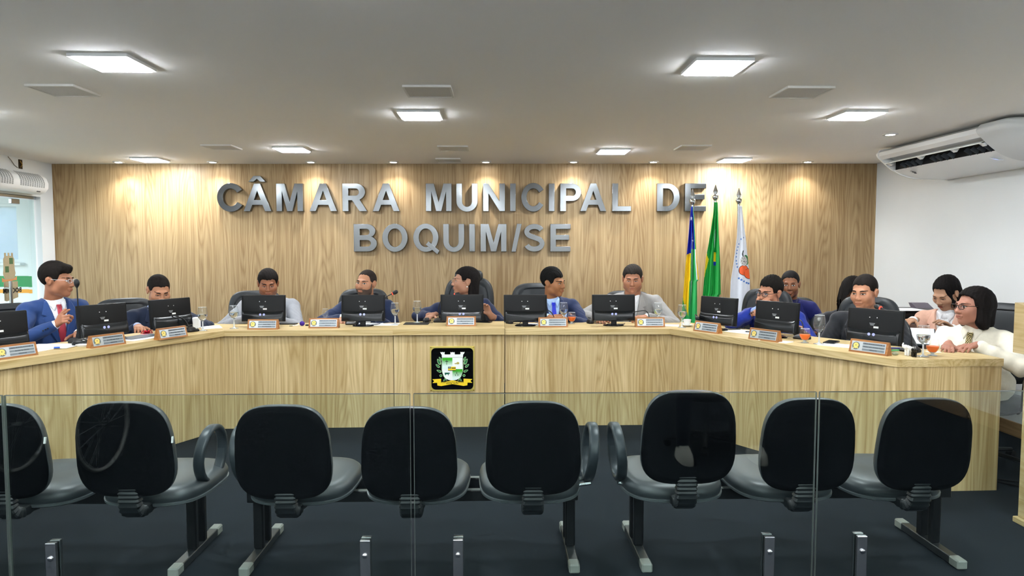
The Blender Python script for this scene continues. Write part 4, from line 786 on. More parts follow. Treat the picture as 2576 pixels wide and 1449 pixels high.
# ================================================================== FLAGS
m_pole = pm('flag_pole', '#b9bec2', .25, .8); m_fin = pm('finial', '#c9cbcb', .18, 1.0)
F_COL = {k: pm('flag_'+k, v, .55, noise=.05, nscale=12) for k, v in dict(green='#129a3c', lgreen='#2fae5c', blue='#1a2bb0', yellow='#f2cf1f', white='#e6eaf2', orange='#f0602a', black='#101014', star='#2f74c4', leaf='#2f7a3f').items()}
def flag(x, y, label, top, wfun, colfun, keys, bottom, base=True, xoff=lambda v: 0, amp=.018, nf=5, tilt=0.0):
    t = thing('flag', label, 'flag', (x, y, 0), 0, 'flags on poles')
    MB().tube([(0, 0, .03), (0, 0, top)], .0125, 12).build('pole', m_pole, t)
    MB().lathe([(.16, 0), (.16, .02), (.05, .045), (.02, .06)], 24).build('pole_base', m_pole, t)
    MB().lathe([(.004, top-.01), (.015, top), (.026, top+.016), (.030, top+.032), (.026, top+.048), (.012, top+.058)], 18).build('finial_ball', m_fin, t, 60)
    MB().rings([[(.011, 0, top+.055), (0, .005, top+.055), (-.011, 0, top+.055), (0, -.005, top+.055)], [(.024, 0, top+.085), (0, .008, top+.085), (-.024, 0, top+.085), (0, -.008, top+.085)], [(.001, 0, top+.155), (0, .001, top+.155), (-.001, 0, top+.155), (0, -.001, top+.155)]]).build('spear_tip', m_fin, t, 0)
    NU, NV = 64, 120; L = top-.02-bottom
    def P(u, v):
        wl, wr = wfun(v); return Vector((wl+(wr-wl)*u+xoff(v), -.02-amp*min(1, v*4)*(math.sin(u*nf*PI+1.2*math.sin(v*2.2)+.6)+.35*math.sin(u*nf*2.3*PI+v*3))-.012, top-.02-v*L))
    b = MB(); vs = [P(i/NU, j/NV) for j in range(NV+1) for i in range(NU+1)]; fs = []
    b.v = [tuple(p) for p in vs]
    for j in range(NV):
        for i in range(NU):
            c = colfun((i+.5)/NU, (j+.5)/NV)
            if c is None: continue
            b.f.append((j*(NU+1)+i, j*(NU+1)+i+1, (j+1)*(NU+1)+i+1, (j+1)*(NU+1)+i)); b.mi.append(keys.index(c))
    o = b.build('cloth', [F_COL[k] for k in keys], t, 80); so_ = o.modifiers.new('thick', 'SOLIDIFY'); so_.thickness = .0015
    return t, P, o
def patch(P, par, name, loop, mat, off=.003):
    """a flat printed shape laid on the cloth; loop in (u, v)"""
    b = MB(); c = (sum(p[0] for p in loop)/len(loop), sum(p[1] for p in loop)/len(loop)); n = len(loop); vs = []
    for s in (.0, .35, .7, 1.0):
        for u, v in loop:
            q = P(c[0]+(u-c[0])*s, c[1]+(v-c[1])*s); vs.append((q.x, q.y-off, q.z))
    fs = [(k*n+i, k*n+(i+1) % n, (k+1)*n+(i+1) % n, (k+1)*n+i) for k in range(3) for i in range(n)]
    b.add(vs, fs); return b.build(name, mat, par, 80)
def starloop(u, v, r, asp):
    return [(u+r*(1 if k % 2 == 0 else .42)*math.sin(k*PI/5), v-asp*r*(1 if k % 2 == 0 else .42)*math.cos(k*PI/5)) for k in range(10)]
ip = lambda v, xs, ys: float(np.interp(v, xs, ys))
# state flag: blue corner with stars, yellow and green stripes
def w1f(v): return ip(v, [0, .1, .5, 1], [-.022, -.035, -.075, -.110]), ip(v, [0, .1, .45, .62, .63, 1], [-.004, .010, .045, .068, .050, .056])
def c1f(u, v):
    if u < .42: return 'blue' if v < .41-.05*u else ('yellow' if v < .76+.40*u else 'lgreen')
    if u < .80: return 'blue' if v < .356 else ('lgreen' if v < .96 or u > .6 else 'lgreen')
    return ('white' if u < .9 else 'yellow') if .36 < v < .62 else ('green' if v < .36 else 'lgreen')
f1, P1, o1 = flag(1.885, 6.60, 'blue, yellow and green state flag on a pole, leftmost of the three flags', 1.865, w1f, c1f, ['blue', 'yellow', 'lgreen', 'green', 'white'], .70)
patch(P1, o1, 'star', starloop(.30, .10, .30, .085), F_COL['white']); patch(P1, o1, 'star', starloop(.62, .285, .16, .075), F_COL['white'])
def w2f(v): return ip(v, [0, .1, .5, 1], [-.024, -.030, -.10, -.135]), ip(v, [0, .1, .5, .8, .81, 1], [.012, .022, .050, .062, .046, .046])
def c2f(u, v):
    yl = ip(v, [.43, .46, .495, .56, .62, .68], [-.05, .10, .27, .17, .08, -.05])
    if u < yl: return 'yellow'
    if .60 < u < .68 and .43 < v < .52: return 'yellow'
    if .60 < u < .68 and .52 <= v < .55: return 'blue'
    return 'green'
f2, P2, o2 = flag(2.10, 6.58, 'green national flag with a yellow corner on a pole, middle of the three flags', 1.905, w2f, c2f, ['green', 'yellow', 'blue'], .78, amp=.016)
def w3f(v): return ip(v, [0, .15, .276, .5, .655, .85, 1], [-.012, -.018, -.026, -.052, -.076, -.080, -.03]), ip(v, [0, .15, .276, .5, .655, 1], [.020, .042, .067, .095, .115, .130])
f3, P3, o3 = flag(2.32, 6.56, 'white flag with blue stars and oranges on a pole, rightmost of the three flags', 1.87, w3f, lambda u, v: None if (v > .9 and u < .12*(v-.9)*10) else 'white', ['white'], .75, amp=.006, nf=3)
for u, v in ((.71, .276), (.48, .289), (.29, .332), (.22, .358), (.17, .387), (.15, .414), (.15, .444), (.18, .479), (.23, .505), (.29, .533)): patch(P3, o3, 'star', starloop(u, v, .075, .14), F_COL['star'])
for u, v in ((.42, .632), (.54, .645), (.67, .658), (.81, .671), (.92, .677)): patch(P3, o3, 'star', starloop(u, v, .080, .16), F_COL['star'])
for u, v, k in ((.68, .561, 0), (.97, .592, .0006)):
    cl = lambda r, q: [(min(1.0, u+r*math.cos(a*PI/12)), v+q*math.sin(a*PI/12)) for a in range(24)]
    patch(P3, o3, 'orange_outline', cl(.30, .0465), F_COL['black'], .0035+k); patch(P3, o3, 'orange', cl(.275, .0425), F_COL['orange'], .0042+k)
m_scb = pm('blossom_print', '#d8dad6', .6, noise=.0); nt = m_scb.node_tree; vz = nt.nodes.new('ShaderNodeTexVoronoi'); vz.feature = 'DISTANCE_TO_EDGE'; vz.inputs['Scale'].default_value = 90; tcx = nt.nodes.new('ShaderNodeTexCoord'); crr = nt.nodes.new('ShaderNodeValToRGB'); crr.color_ramp.elements[0].position = .06; crr.color_ramp.elements[0].color = lin('#111111'); crr.color_ramp.elements[1].position = .12; crr.color_ramp.elements[1].color = lin('#e8e8e4')
nt.links.new(tcx.outputs['Object'], vz.inputs[0]); nt.links.new(vz.outputs[0], crr.inputs[0]); nt.links.new(crr.outputs[0], nt.nodes['Principled BSDF'].inputs['Base Color'])
patch(P3, o3, 'leaf_print', [(min(1.0, .84+.20*math.cos(a*PI/10)), .472+.045*math.sin(a*PI/10)) for a in range(20)], F_COL['leaf'], .0035)
patch(P3, o3, 'blossom', [(.70+.24*math.cos(a*PI/10), .480+.043*math.sin(a*PI/10)) for a in range(20)], m_scb, .0045); patch(P3, o3, 'stem', [(.60, .445), (.55, .42), (.60, .392), (.70, .385), (.63, .41), (.66, .445)], F_COL['black'], .004)

# ================================================================== OFFICE CHAIRS
m_ch = pm('chair_leather', '#25292c', .46, noise=.08, nscale=9)
def office_chair(x, y, rz, label, top=1.08, w=.49, headrest=False, arms=True, seat=.46):
    t = thing('office_chair', label, 'office chair', (x, y, 0), rz, 'black leather chairs behind the desk')
    for k in range(5):
        a = 2*PI*k/5; l = MB().tube([(0, 0, .085), (.28*math.cos(a), .28*math.sin(a), .06)], [.022, .014], 8).build('base_arm', m_black, t); MB().lathe([(.004, -.026), (.026, -.02), (.026, .02), (.004, .026)], 14).build('caster', m_black, l, M=T(.28*math.cos(a), .28*math.sin(a), .027) @ RZ(a) @ RX(PI/2))
    MB().tube([(0, 0, .08), (0, 0, seat-.06)], .026, 12).build('gas_lift', m_chrome, t)
    MB().rings([[(px, py, seat-.09+z) for px, py, z in r] for r in pad_rings(superell(.50, .48, 3.5, 36), [(.05, 0), (0, .03), (0, .06), (.03, .085), (.15, .092)])]).build('seat', m_ch, t, 60)
    h = top-.52; o = superell(w, h, 4.2, 44); o = [(px*(1-.05*abs(py)/(h/2)), py) for px, py in o]
    B = T(0, .245, .52+h/2) @ RX(math.radians(90-7))
    MB().rings([[(px, py, z-.35*px*px+(.03 if py > .3*h else 0)*0) for px, py, z in r] for r in pad_rings(o, [(.08, -.045), (.012, -.040), (0, -.020), (0, .012), (.012, .030), (.045, .038), (.055, .030), (.075, .036), (.16, .042)])]).build('backrest', m_ch, t, 50, M=B)
    MB().box((0, .262, .46), (.08, .03, .30), b=.01).build('back_strut', m_black, t)
    if headrest: MB().rings([[(px, py, z) for px, py, z in r] for r in pad_rings(superell(.27, .13, 3.2, 36), [(.05, -.05), (.008, -.04), (0, -.01), (.004, .02), (.03, .035)])]).build('headrest', m_ch, t, 60, M=T(0, .265, top+.010) @ RX(math.radians(84)))
    if arms:
        for s in (-1, 1): MB().tube([(s*.265, .18, .40), (s*.29, .17, .55), (s*.285, .10, .655), (s*.28, -.08, .66), (s*.285, -.16, .60), (s*.27, -.13, .45), (s*.22, -.05, .39)], .020, 10, flat=.7).build('armrest', m_black, t)
    return t

# ================================================================== PEOPLE
# Bodies are grown as one smooth surface: round cones and ellipsoids are blended in a distance field, then the surface is pulled out of it.
class Field:
    def __init__(s, xs, ys, zs):
        s.a = [np.asarray(v, np.float32) for v in (xs, ys, zs)]; s.D = np.full([len(v) for v in s.a], .5, np.float32)
    def sub(s, lo, hi):
        sl = tuple(slice(max(0, np.searchsorted(a, l)-1), np.searchsorted(a, h)+1) for a, l, h in zip(s.a, lo, hi))
        X, Y, Z = s.a[0][sl[0]][:, None, None], s.a[1][sl[1]][None, :, None], s.a[2][sl[2]][None, None, :]; return sl, X, Y, Z
    def put(s, sl, d, k, mode):
        c = s.D[sl]
        if c.size == 0: return
        if mode == '-': h = np.clip(.5-.5*(c+d)/k, 0, 1); s.D[sl] = c*(1-h)-d*h+k*h*(1-h)
        else: h = np.clip(.5+.5*(c-d)/k, 0, 1); s.D[sl] = c*(1-h)+d*h-k*h*(1-h)
    def cone(s, a, b, ra, rb, k=.02, mode='+', sq=None):
        a, b = np.asarray(a, float), np.asarray(b, float); m = max(ra, rb)+max(k, .012)+.012
        sl, X, Y, Z = s.sub(np.minimum(a, b)-m, np.maximum(a, b)+m); ba = b-a; L2 = max(1e-9, ba @ ba)
        t = np.clip(((X-a[0])*ba[0]+(Y-a[1])*ba[1]+(Z-a[2])*ba[2])/L2, 0, 1)
        d = np.sqrt((X-a[0]-t*ba[0])**2+(Y-a[1]-t*ba[1])**2+(Z-a[2]-t*ba[2])**2)-(ra+(rb-ra)*t)
        s.put(sl, d.astype(np.float32), k, mode)
    def ell(s, c, r, k=.02, mode='+', M=None):
        R = max(r)+max(k, .012)+.012; c = np.asarray(c, float); sl, X, Y, Z = s.sub(c-R, c+R); x, y, z = X-c[0], Y-c[1], Z-c[2]
        if M is not None: x, y, z = (M[0][i]*x+M[1][i]*y+M[2][i]*z for i in range(3)) if False else (M[0][0]*x+M[1][0]*y+M[2][0]*z, M[0][1]*x+M[1][1]*y+M[2][1]*z, M[0][2]*x+M[1][2]*y+M[2][2]*z)
        k0 = np.sqrt((x/r[0])**2+(y/r[1])**2+(z/r[2])**2); k1 = np.sqrt((x/r[0]**2)**2+(y/r[1]**2)**2+(z/r[2]**2)**2)+1e-6
        s.put(sl, (k0*(k0-1)/k1).astype(np.float32), k, mode)
    def at(s, P):
        P = np.asarray(P, np.float32); idx = []; fr = []
        for i in range(3):
            j = np.clip(np.searchsorted(s.a[i], P[:, i])-1, 0, len(s.a[i])-2); idx.append(j); fr.append(np.clip((P[:, i]-s.a[i][j])/(s.a[i][j+1]-s.a[i][j]), 0, 1))
        out = 0
        for dx in (0, 1):
            for dy in (0, 1):
                for dz in (0, 1): out = out+s.D[idx[0]+dx, idx[1]+dy, idx[2]+dz]*(fr[0] if dx else 1-fr[0])*(fr[1] if dy else 1-fr[1])*(fr[2] if dz else 1-fr[2])
        return out
    def hit(s, O, d, n=120, step=.0025):
        """first surface point along direction d from each origin"""
        O = np.asarray(O, float); d = np.asarray(d, float); t = np.full(len(O), n*step*.5); done = np.zeros(len(O), bool)
        for i in range(n):
            v = s.at(O+d*(i*step)); new = (~done) & (v < 0); t[new] = (i-.5)*step; done |= new
        return O+t[:, None]*d
    def mesh(s, name, mat, smooth=True):
        D = s.D; a = s.a; ins = D < 0; n = D.shape; m = (n[0]-1, n[1]-1, n[2]-1); N = m[0]*m[1]*m[2]
        acc = None; cells = []; pos = []; quads = []
        for ax in range(3):
            sl0 = [slice(None)]*3; sl1 = [slice(None)]*3; sl0[ax] = slice(None, -1); sl1[ax] = slice(1, None)
            E = np.nonzero(ins[tuple(sl0)] != ins[tuple(sl1)]); i = np.array(E).T
            if not len(i): continue
            j = i.copy(); j[:, ax] += 1; d0 = D[tuple(i.T)]; d1 = D[tuple(j.T)]; t = d0/(d0-d1)
            p = np.stack([a[q][i[:, q]] for q in range(3)], 1).astype(np.float64); p[:, ax] += t*(a[ax][j[:, ax]]-a[ax][i[:, ax]])
            o1, o2 = [(1, 2), (2, 0), (0, 1)][ax]; ok = (i[:, o1] > 0) & (i[:, o2] > 0) & (i[:, o1] < n[o1]-1) & (i[:, o2] < n[o2]-1); q4 = []
            for s1, s2 in ((-1, -1), (0, -1), (0, 0), (-1, 0)):
                c = i.copy(); c[:, o1] += s1; c[:, o2] += s2; fl = (c[:, 0]*m[1]+c[:, 1])*m[2]+c[:, 2]
                cells.append(fl[ok]); pos.append(p[ok]); q4.append(fl)
            Q = np.stack(q4, 1)[ok]; flip = (d0 > 0)[ok]; Q[flip] = Q[flip][:, ::-1]; quads.append(Q)
        C = np.concatenate(cells); P = np.concatenate(pos); Q = np.concatenate(quads)
        u, inv = np.unique(C, return_inverse=True); cnt = np.bincount(inv); V = np.stack([np.bincount(inv, P[:, q])/cnt for q in range(3)], 1)
        F = np.searchsorted(u, Q).astype(np.int32)
        me = bpy.data.meshes.new(name); me.vertices.add(len(V)); me.vertices.foreach_set('co', V.astype(np.float32).ravel())
        me.loops.add(F.size); me.loops.foreach_set('vertex_index', F.ravel()); me.polygons.add(len(F)); me.polygons.foreach_set('loop_start', np.arange(0, F.size, 4, dtype=np.int32)); me.polygons.foreach_set('loop_total', np.full(len(F), 4, np.int32))
        me.update(calc_edges=True); me.validate()
        if smooth: me.shade_smooth()
        me.materials.append(mat); return me
def axis(lo, hi, fine, H):
    """grid lines from lo to hi, spaced finely inside the given intervals (a, b, spacing) and by H elsewhere"""
    v = lo; out = [lo]
    while v < hi:
        v += min([h for a, b, h in fine if a-H <= v <= b]+[H]); out.append(v)
    return np.array(out)
SKIN = {}
def skin(col):
    if col in SKIN: return SKIN[col]
    m = pm('skin_'+col, [int(col[i:i+2], 16)/255*s for i, s in ((1, .90), (3, .87), (5, .86))], .48, noise=.07, nscale=25, spec=.35); SKIN[col] = m; return m
def cloth(col, rough=.75, weave=0.0): return pm('cloth_'+col, col, rough, noise=.10, nscale=60, sheen=.15, spec=.25)
V3 = lambda *a: np.array(a, float)
def head_field(f, Hm, hp):
    """sculpt a head into field f; Hm places the head frame (face towards -y)"""
    R = np.array(Hm.to_3x3()); o = np.array(Hm.translation); w = hp.get('wide', 1.0); jaw = hp.get('jaw', 1.0); ch = hp.get('cheek', 1.0)
    P = lambda x, y, z: o+R @ V3(x, y, z)
    E = lambda c, r, k, mode='+': f.ell(P(*c), r, k, mode, R)
    Cn = lambda a, b, ra, rb, k, mode='+': f.cone(P(*a), P(*b), ra, rb, k, mode)
    E((0, .018, .034), (.075*w, .096, .087), .01); E((0, -.030, -.030), (.061*w, .070, .083), .03)
    Cn((0, -.066, -.100), (0, -.070, -.098), .022*jaw, .022*jaw, .03)
    for s in (-1, 1):
        E((s*.044*w*jaw, -.012, -.068), (.022, .030, .026), .035); E((s*.040*w, -.062, -.026), (.026*ch, .026*ch, .026*ch), .03)
    Cn((-.034, -.086, .020), (.034, -.086, .020), .0105, .0105, .018)
    for s in (-1, 1): E((s*.031, -.103, .000), (.020, .014, .0115), .012, '-')
    for s in (-1, 1): E((s*.031, -.0805, .0005), (.0155, .0125, .0115), .004)
    Cn((0, -.092, .012), (0, -.110, -.030), .0085, .0110, .014); E((0, -.110, -.033), (.0120, .0110, .0105), .010)
    for s in (-1, 1): E((s*.0125, -.104, -.036), (.0085, .0105, .008), .006)
    Cn((-.018, -.096, -.0605), (.018, -.096, -.0605), .0062, .0062, .008); Cn((-.014, -.096, -.0715), (.014, -.096, -.0715), .0066, .0066, .008)
    Cn((-.022, -.106, -.066), (.022, -.106, -.066), .0022, .0022, .004, '-')
    for s in (-1, 1):
        E((s*.077*w, .012, -.006), (.0085, .019, .031), .008); E((s*.082*w, .022, .006), (.006, .016, .020), .006); E((s*.086*w, .004, -.002), (.005, .009, .014), .004, '-')
    return P
def hand_field(f, wrist, d, b, side, curl, spread=.12, thumb=(.75, -.15), k=.006, sc=1.0, point=None):
    d = d/np.linalg.norm(d); b = b-d*(b @ d); b /= np.linalg.norm(b); s = np.cross(d, b)*side
    W = lambda u, v, w_: wrist+(d*u+s*v+b*w_)*sc
    f.cone(W(-.05, 0, 0), W(.01, 0, 0), .024*sc, .023*sc, .015)
    offs = (.029, .010, -.009, -.027); lens = (.074, .083, .077, .060); rr = (.0098, .0102, .0096, .0086)
    for i in range(4): f.cone(W(.005, offs[i]*.55, 0), W(.082-.006*abs(i-1), offs[i], .002), .0135*sc, .0115*sc, .012)
    for i in range(4):
        p = W(.084-.006*abs(i-1), offs[i], .002); ang = 0.0; dd = d+s*spread*(1.2-i*.85); dd /= np.linalg.norm(dd); c = curl[i] if not isinstance(curl, float) else curl
        for q, seg in enumerate((.44, .31, .25)):
            ang += c*(.75, 1.0, .75)[q]; v = dd*math.cos(ang)-b*math.sin(ang); p2 = p+v*lens[i]*seg*sc; r0 = rr[i]*sc*(1-.09*q); f.cone(p, p2, r0, r0*.92, k); p = p2
    p = W(.012, .024, -.006); v = d*.62+s*thumb[0]+b*thumb[1]; v /= np.linalg.norm(v)
    for q, L in enumerate((.042, .034, .026)):
        p2 = p+v*L*sc; f.cone(p, p2, (.0135, .0112, .0098)[q]*sc, (.0115, .0102, .0085)[q]*sc, .008); p = p2; v = v+d*.30-b*.16; v /= np.linalg.norm(v)
def loft_patch(name, pts, mat, parent, th=.0):
    """quad patch from a grid of points (rows x cols x 3), solidified"""
    r, c = len(pts), len(pts[0]); b = MB(); b.v = [tuple(float(q) for q in p) for row in pts for p in row]
    b.f = [(i*c+j, i*c+j+1, (i+1)*c+j+1, (i+1)*c+j) for i in range(r-1) for j in range(c-1)]; b.mi = [0]*len(b.f)
    o = b.build(name, mat, parent, 60)
    if th: m = o.modifiers.new('thick', 'SOLIDIFY'); m.thickness = th; m.offset = 0
    return o
PN = [0]
def person(label, head, hyaw=0, hpitch=0, hroll=0, byaw=0, skin_c='#c08a68', hairc='#16110e', hair=None, outfit='suit', jacket='#22345e', shirt='#e9edf2', tie=None, sw=.185, fat=1.0, lean=0.0, hands=(), face=None, eyes='open', look=0.0, glasses=None, beard=False, female=False, hips_back=.07, neck=1.0, chair=None, legs=True, hp=None, pin=None, wrist_bare=False, lapel=True, lipc=None, stance=.12, fine=True, shoe=None, trousers=None):
    hp = hp or {}; by = math.radians(byaw); t = thing('person', label, 'person'); Rb = RZ(by); h = Vector(head)
    nb = h-Rb @ Vector((0, -.040-lean, .140*neck)); t.location = (nb.x, nb.y, 0); t.rotation_euler = (0, 0, by); inv = (T(nb.x, nb.y, 0) @ Rb).inverted()
    loc = lambda p: np.array(inv @ Vector(p)); H = loc(h); NZ = nb.z
    Hm = T(*H) @ RZ(math.radians(hyaw-byaw)) @ RX(math.radians(hpitch)) @ RY(math.radians(hroll)); Rh = np.array(Hm.to_3x3())
    hipz, hipy = .545, hips_back; N = V3(0, 0, NZ); sh = [V3(s*sw, .022, NZ-.088) for s in (-1, 1)]
    arms = []
    for i, s in enumerate((-1, 1)):
        spec = hands[i] if i < len(hands) and hands[i] else dict(w=None)
        if spec.get('w') is not None: w = loc(spec['w'])
        else: w = V3(s*.12, -.26, ZT+.05)
        S0 = sh[i]; v = w-S0; L = np.linalg.norm(v); l1, l2 = .285, .255
        if L > l1+l2-.004: w = S0+v*(l1+l2-.004)/L; v = w-S0; L = l1+l2-.004
        u = v/L; a = (l1*l1-l2*l2+L*L)/(2*L); hh = math.sqrt(max(0, l1*l1-a*a)); hint = V3(*(spec.get('e') or (s*.7, .25, -.8))); pr = hint-u*(hint @ u); pr /= np.linalg.norm(pr)
        el = S0+u*a+pr*hh; arms.append((S0, el, w, spec))
    # ---- skin: head, neck, trunk, arms and hands in one surface
    lo = np.min([H-.16, V3(-.30, -.12, hipz-.1)]+[a[2]-.16 for a in arms]+[a[1]-.07 for a in arms], 0); hi = np.max([H+.16, V3(.30, .22, NZ)]+[a[2]+.16 for a in arms]+[a[1]+.07 for a in arms], 0)
    vis = [a[2] for a in arms if not a[3].get('hid')]
    ax = [axis(lo[q], hi[q], [(H[q]-.118, H[q]+.118, .0037 if fine else .008)]+[(w[q]-.09, w[q]+.09, .0046) for w in vis], .016) for q in range(3)]
    f = Field(*ax); head_field(f, Hm, hp); Pn = lambda x, y, z: H+Rh @ V3(x, y, z)
    f.cone(Pn(0, .022, -.050), N+V3(0, .030, -.03), .056*hp.get('neck', 1), .062*hp.get('neck', 1), .022)
    f.cone(N+V3(-.08, .035, -.08), N+V3(.08, .035, -.08), .038, .038, .04); f.ell(N+V3(0, .03, -.22), (sw*.78, .085, .20), .03); f.ell(V3(0, hipy, (NZ+hipz)/2-.05), (.12*fat, .095, .25), .03)
    for S0, el, w, spec in arms:
        f.cone(S0, el, .040, .034, .02); f.cone(el, w, .034 if not wrist_bare else .040, .024, .015)
        d = w-el if spec.get('d') is None else np.array(inv.to_3x3() @ Vector(spec['d'])); b = V3(0, 0, 1) if spec.get('b') is None else np.array(inv.to_3x3() @ Vector(spec['b']))
        side = (-1 if S0[0] < 0 else 1)
        if not spec.get('hid'): hand_field(f, w, d, b, side, spec.get('c', .35), spec.get('sp', .10), spec.get('th', (.75, -.15)), sc=.92 if female else 1.0)
        else: hand_field(f, w, d, b, side, .5, sc=.92)
    sk = skin(skin_c); body = link('body', f.mesh('body', sk), t)
    # ---- face details laid on the surface
    def face_patch(name, loop, mat, off, par=body, rings=(.0, .5, 1.0)):
        n = len(loop); c = (sum(p[0] for p in loop)/n, sum(p[1] for p in loop)/n); pts = []
        for s in rings: pts += [(c[0]+(x-c[0])*s, -.16, c[1]+(z-c[1])*s) for x, z in loop]
        O = np.array([Pn(*p) for p in pts]); q = f.hit(O, Rh @ V3(0, 1, 0), 60, .0018)-(Rh @ V3(0, 1, 0))*off
        b = MB(); b.v = [tuple(float(z) for z in p) for p in q]; b.f = [(k*n+i, k*n+(i+1) % n, (k+1)*n+(i+1) % n, (k+1)*n+i) for k in range(len(rings)-1) for i in range(n)]; b.mi = [0]*len(b.f); return b.build(name, mat, par, 80)
    def face_strip(name, lo_, up_, mat, off, par=body):
        O = np.array([Pn(x, -.16, z) for x, z in list(lo_)+list(up_)]); q = f.hit(O, Rh @ V3(0, 1, 0), 60, .0018)-(Rh @ V3(0, 1, 0))*off; n = len(lo_)
        return loft_patch(name, [q[:n], q[n:]], mat, par, .0015)
    hm = pm('hair_'+hairc, hairc, .78, noise=.45, nscale=90, spec=.16, bump=.6); m_sc = pm('eye_white', '#d9d5cf', .3); m_ir = pm('iris', '#1c100a', .2); m_ls = pm('lash', '#120c0a', .6)
    op = dict(open=.0052, down=.0022, half=.0036)[eyes]
    for s in (-1, 1):
        cx = s*.031; al = [(cx+.0155*math.cos(a), .0005-(.002 if eyes == 'down' else 0)+op*math.sin(a)*(1-.25*abs(math.cos(a)))) for a in np.linspace(0, 2*PI, 17)[:-1]]
        e = face_patch('eye', al, m_sc, .0008); ir = [(cx+look*.006+.0062*math.cos(a), .0008-(.002 if eyes == 'down' else 0)+min(op, .0062)*math.sin(a)) for a in np.linspace(0, 2*PI, 15)[:-1]]; face_patch('iris', ir, m_ir, .0014, e)
        us = np.linspace(-1, 1, 9); zc = .0005-(.002 if eyes == 'down' else 0); face_strip('lash_line', [(cx+.017*u, zc+op*(1-.7*u*u)-.0002) for u in us], [(cx+.017*u, zc+op*(1-.7*u*u)+.0022) for u in us], m_ls, .001)
        br = hp.get('brow', .0078) if not female else .0042; bz = .0205+hp.get('browz', 0); ang = hp.get('brow_in', .0012)
        us = np.linspace(-1, 1, 9); bw_ = [br*(1-.65*max(0, u*s))*(1-.35*max(0, -u*s)**3) for u in us]; bc = [bz+.0035*(1-(u-s*.3)**2)+ang*(-u*s) for u in us]
        face_strip('eyebrow', [(cx+s*.002+.020*u, c-b/2) for u, c, b in zip(us, bc, bw_)], [(cx+s*.002+.020*u, c+b/2) for u, c, b in zip(us, bc, bw_)], hm, .0012)
    lm = pm('lips_'+(lipc or skin_c), lipc or tuple(max(0, c*.82-(.03 if i else -.06)) for i, c in enumerate([int(skin_c[j:j+2], 16)/255 for j in (1, 3, 5)])), .45)
    lw = .024; face_patch('lips', [(lw*u, -.066+.0075*(1-u*u)*(1-.25*math.exp(-(u*6)**2))) for u in np.linspace(-1, 1, 11)]+[(lw*u, -.066-.0085*(1-u*u)) for u in np.linspace(.9, -.9, 9)], lm, .0008)
    us = np.linspace(-1, 1, 9); face_strip('mouth_line', [(lw*1.02*u, -.0670) for u in us], [(lw*1.02*u, -.0648) for u in us], pm('mouth_line', '#4a2420', .6), .0008)
    # ---- hair
    st = dict(top=.016, side=.008, back=.010, front=.066, temple=.010, wave=.0009, low=-.065); st.update(hair or {})
    hg = .0045 if fine else .009; ext = st.get('long', 0); hl = np.min([H-.14], 0); hx = [np.arange(H[q]-(.125 if q < 2 else (.135+ext)), H[q]+.15, hg) for q in range(3)]
    g = Field(*hx); g.ell(Pn(0, .020+(st['back']-.008)*.3, .034+st['top']*.45), (.0755*hp.get('wide', 1)+st['side'], .096+st['back'], .0865+st['top']*.6), .01, '+', Rh)
    if st.get('quiff'): g.cone(Pn(-.035, -.060, .090), Pn(.035, -.062, .092), .024, .024, .03)
    X, Y, Z = np.meshgrid(*[a-H[q] for q, a in enumerate(hx)], indexing='ij', sparse=True); xh = Rh[0, 0]*X+Rh[1, 0]*Y+Rh[2, 0]*Z; yh = Rh[0, 1]*X+Rh[1, 1]*Y+Rh[2, 1]*Z; zh = Rh[0, 2]*X+Rh[1, 2]*Y+Rh[2, 2]*Z
    fr = st['front']; line = np.interp(yh, [-.13, -.085, -.062, -.046, -.040, -.020, -.014, .0, .030, .044, .062, .13], [fr, fr-.003, fr-.010, fr-.030, -.014+st.get('sb', 0), -.018+st.get('sb', 0), .005, .031, .031, -.02, st['low'], st['low']-.01])
    line = line+st['temple']*np.clip((np.abs(xh)-.018)/.025, 0, 1)*(yh < -.042)+.0022*np.sin(xh*230+yh*90)
    g.D = np.maximum(g.D, ((line-zh)*.8).astype(np.float32))
    for a, b, ra, rb in st.get('locks', ()): g.cone(Pn(*a), Pn(*b), ra, rb, st.get('k', .02))
    for a, b, ra, rb in st.get('cut', ()): g.cone(Pn(*a), Pn(*b), ra, rb, .008, '-')
    for c, r in st.get('cutell', ()): g.ell(Pn(*c), r, .008, '-', Rh)
    if st['wave']: g.D += (st['wave']*(np.sin(xh*420+2.5*np.sin(yh*90)+zh*60)+np.sin(xh*260+yh*150))).astype(np.float32)
    link('hair', g.mesh('hair', hm), body if False else t)
    if beard:
        q = Field(*[a[::1] for a in ax]); q.D = f.D-.0042; sl, X, Y, Z = q.sub(H-.15, H+.15); X, Y, Z = X-H[0], Y-H[1], Z-H[2]
        xh, yh, zh = (Rh[0, i]*X+Rh[1, i]*Y+Rh[2, i]*Z for i in range(3)); up = np.interp(yh, [-.13, -.095, -.075, -.05, -.035, -.02, -.012], [-.050, -.050, -.052, -.040, -.015, .012, -.2])
        m = np.maximum(zh-up, -.150-zh); mouth = np.maximum(np.abs(xh)-.024, np.maximum(-.0765-zh, zh+.0575)); mouth = np.maximum(mouth, yh+.07); m = np.maximum(m, -mouth)
        full = np.full(q.D.shape, .5, np.float32); full[sl] = np.maximum(q.D[sl], m.astype(np.float32)); q.D = full; link('beard', q.mesh('beard', pm('stubble_'+hairc, hp.get('stubble', hairc), .85, noise=.35, nscale=160)), t)
    # ---- clothes
    zlo = hipz-.14; clo = np.min([V3(-sw-.1, -.20, zlo)]+[np.minimum(a[1], a[2])-.08 for a in arms], 0); chi = np.max([V3(sw+.1, .26, NZ+.08)]+[np.maximum(a[1], a[2])+.08 for a in arms], 0)
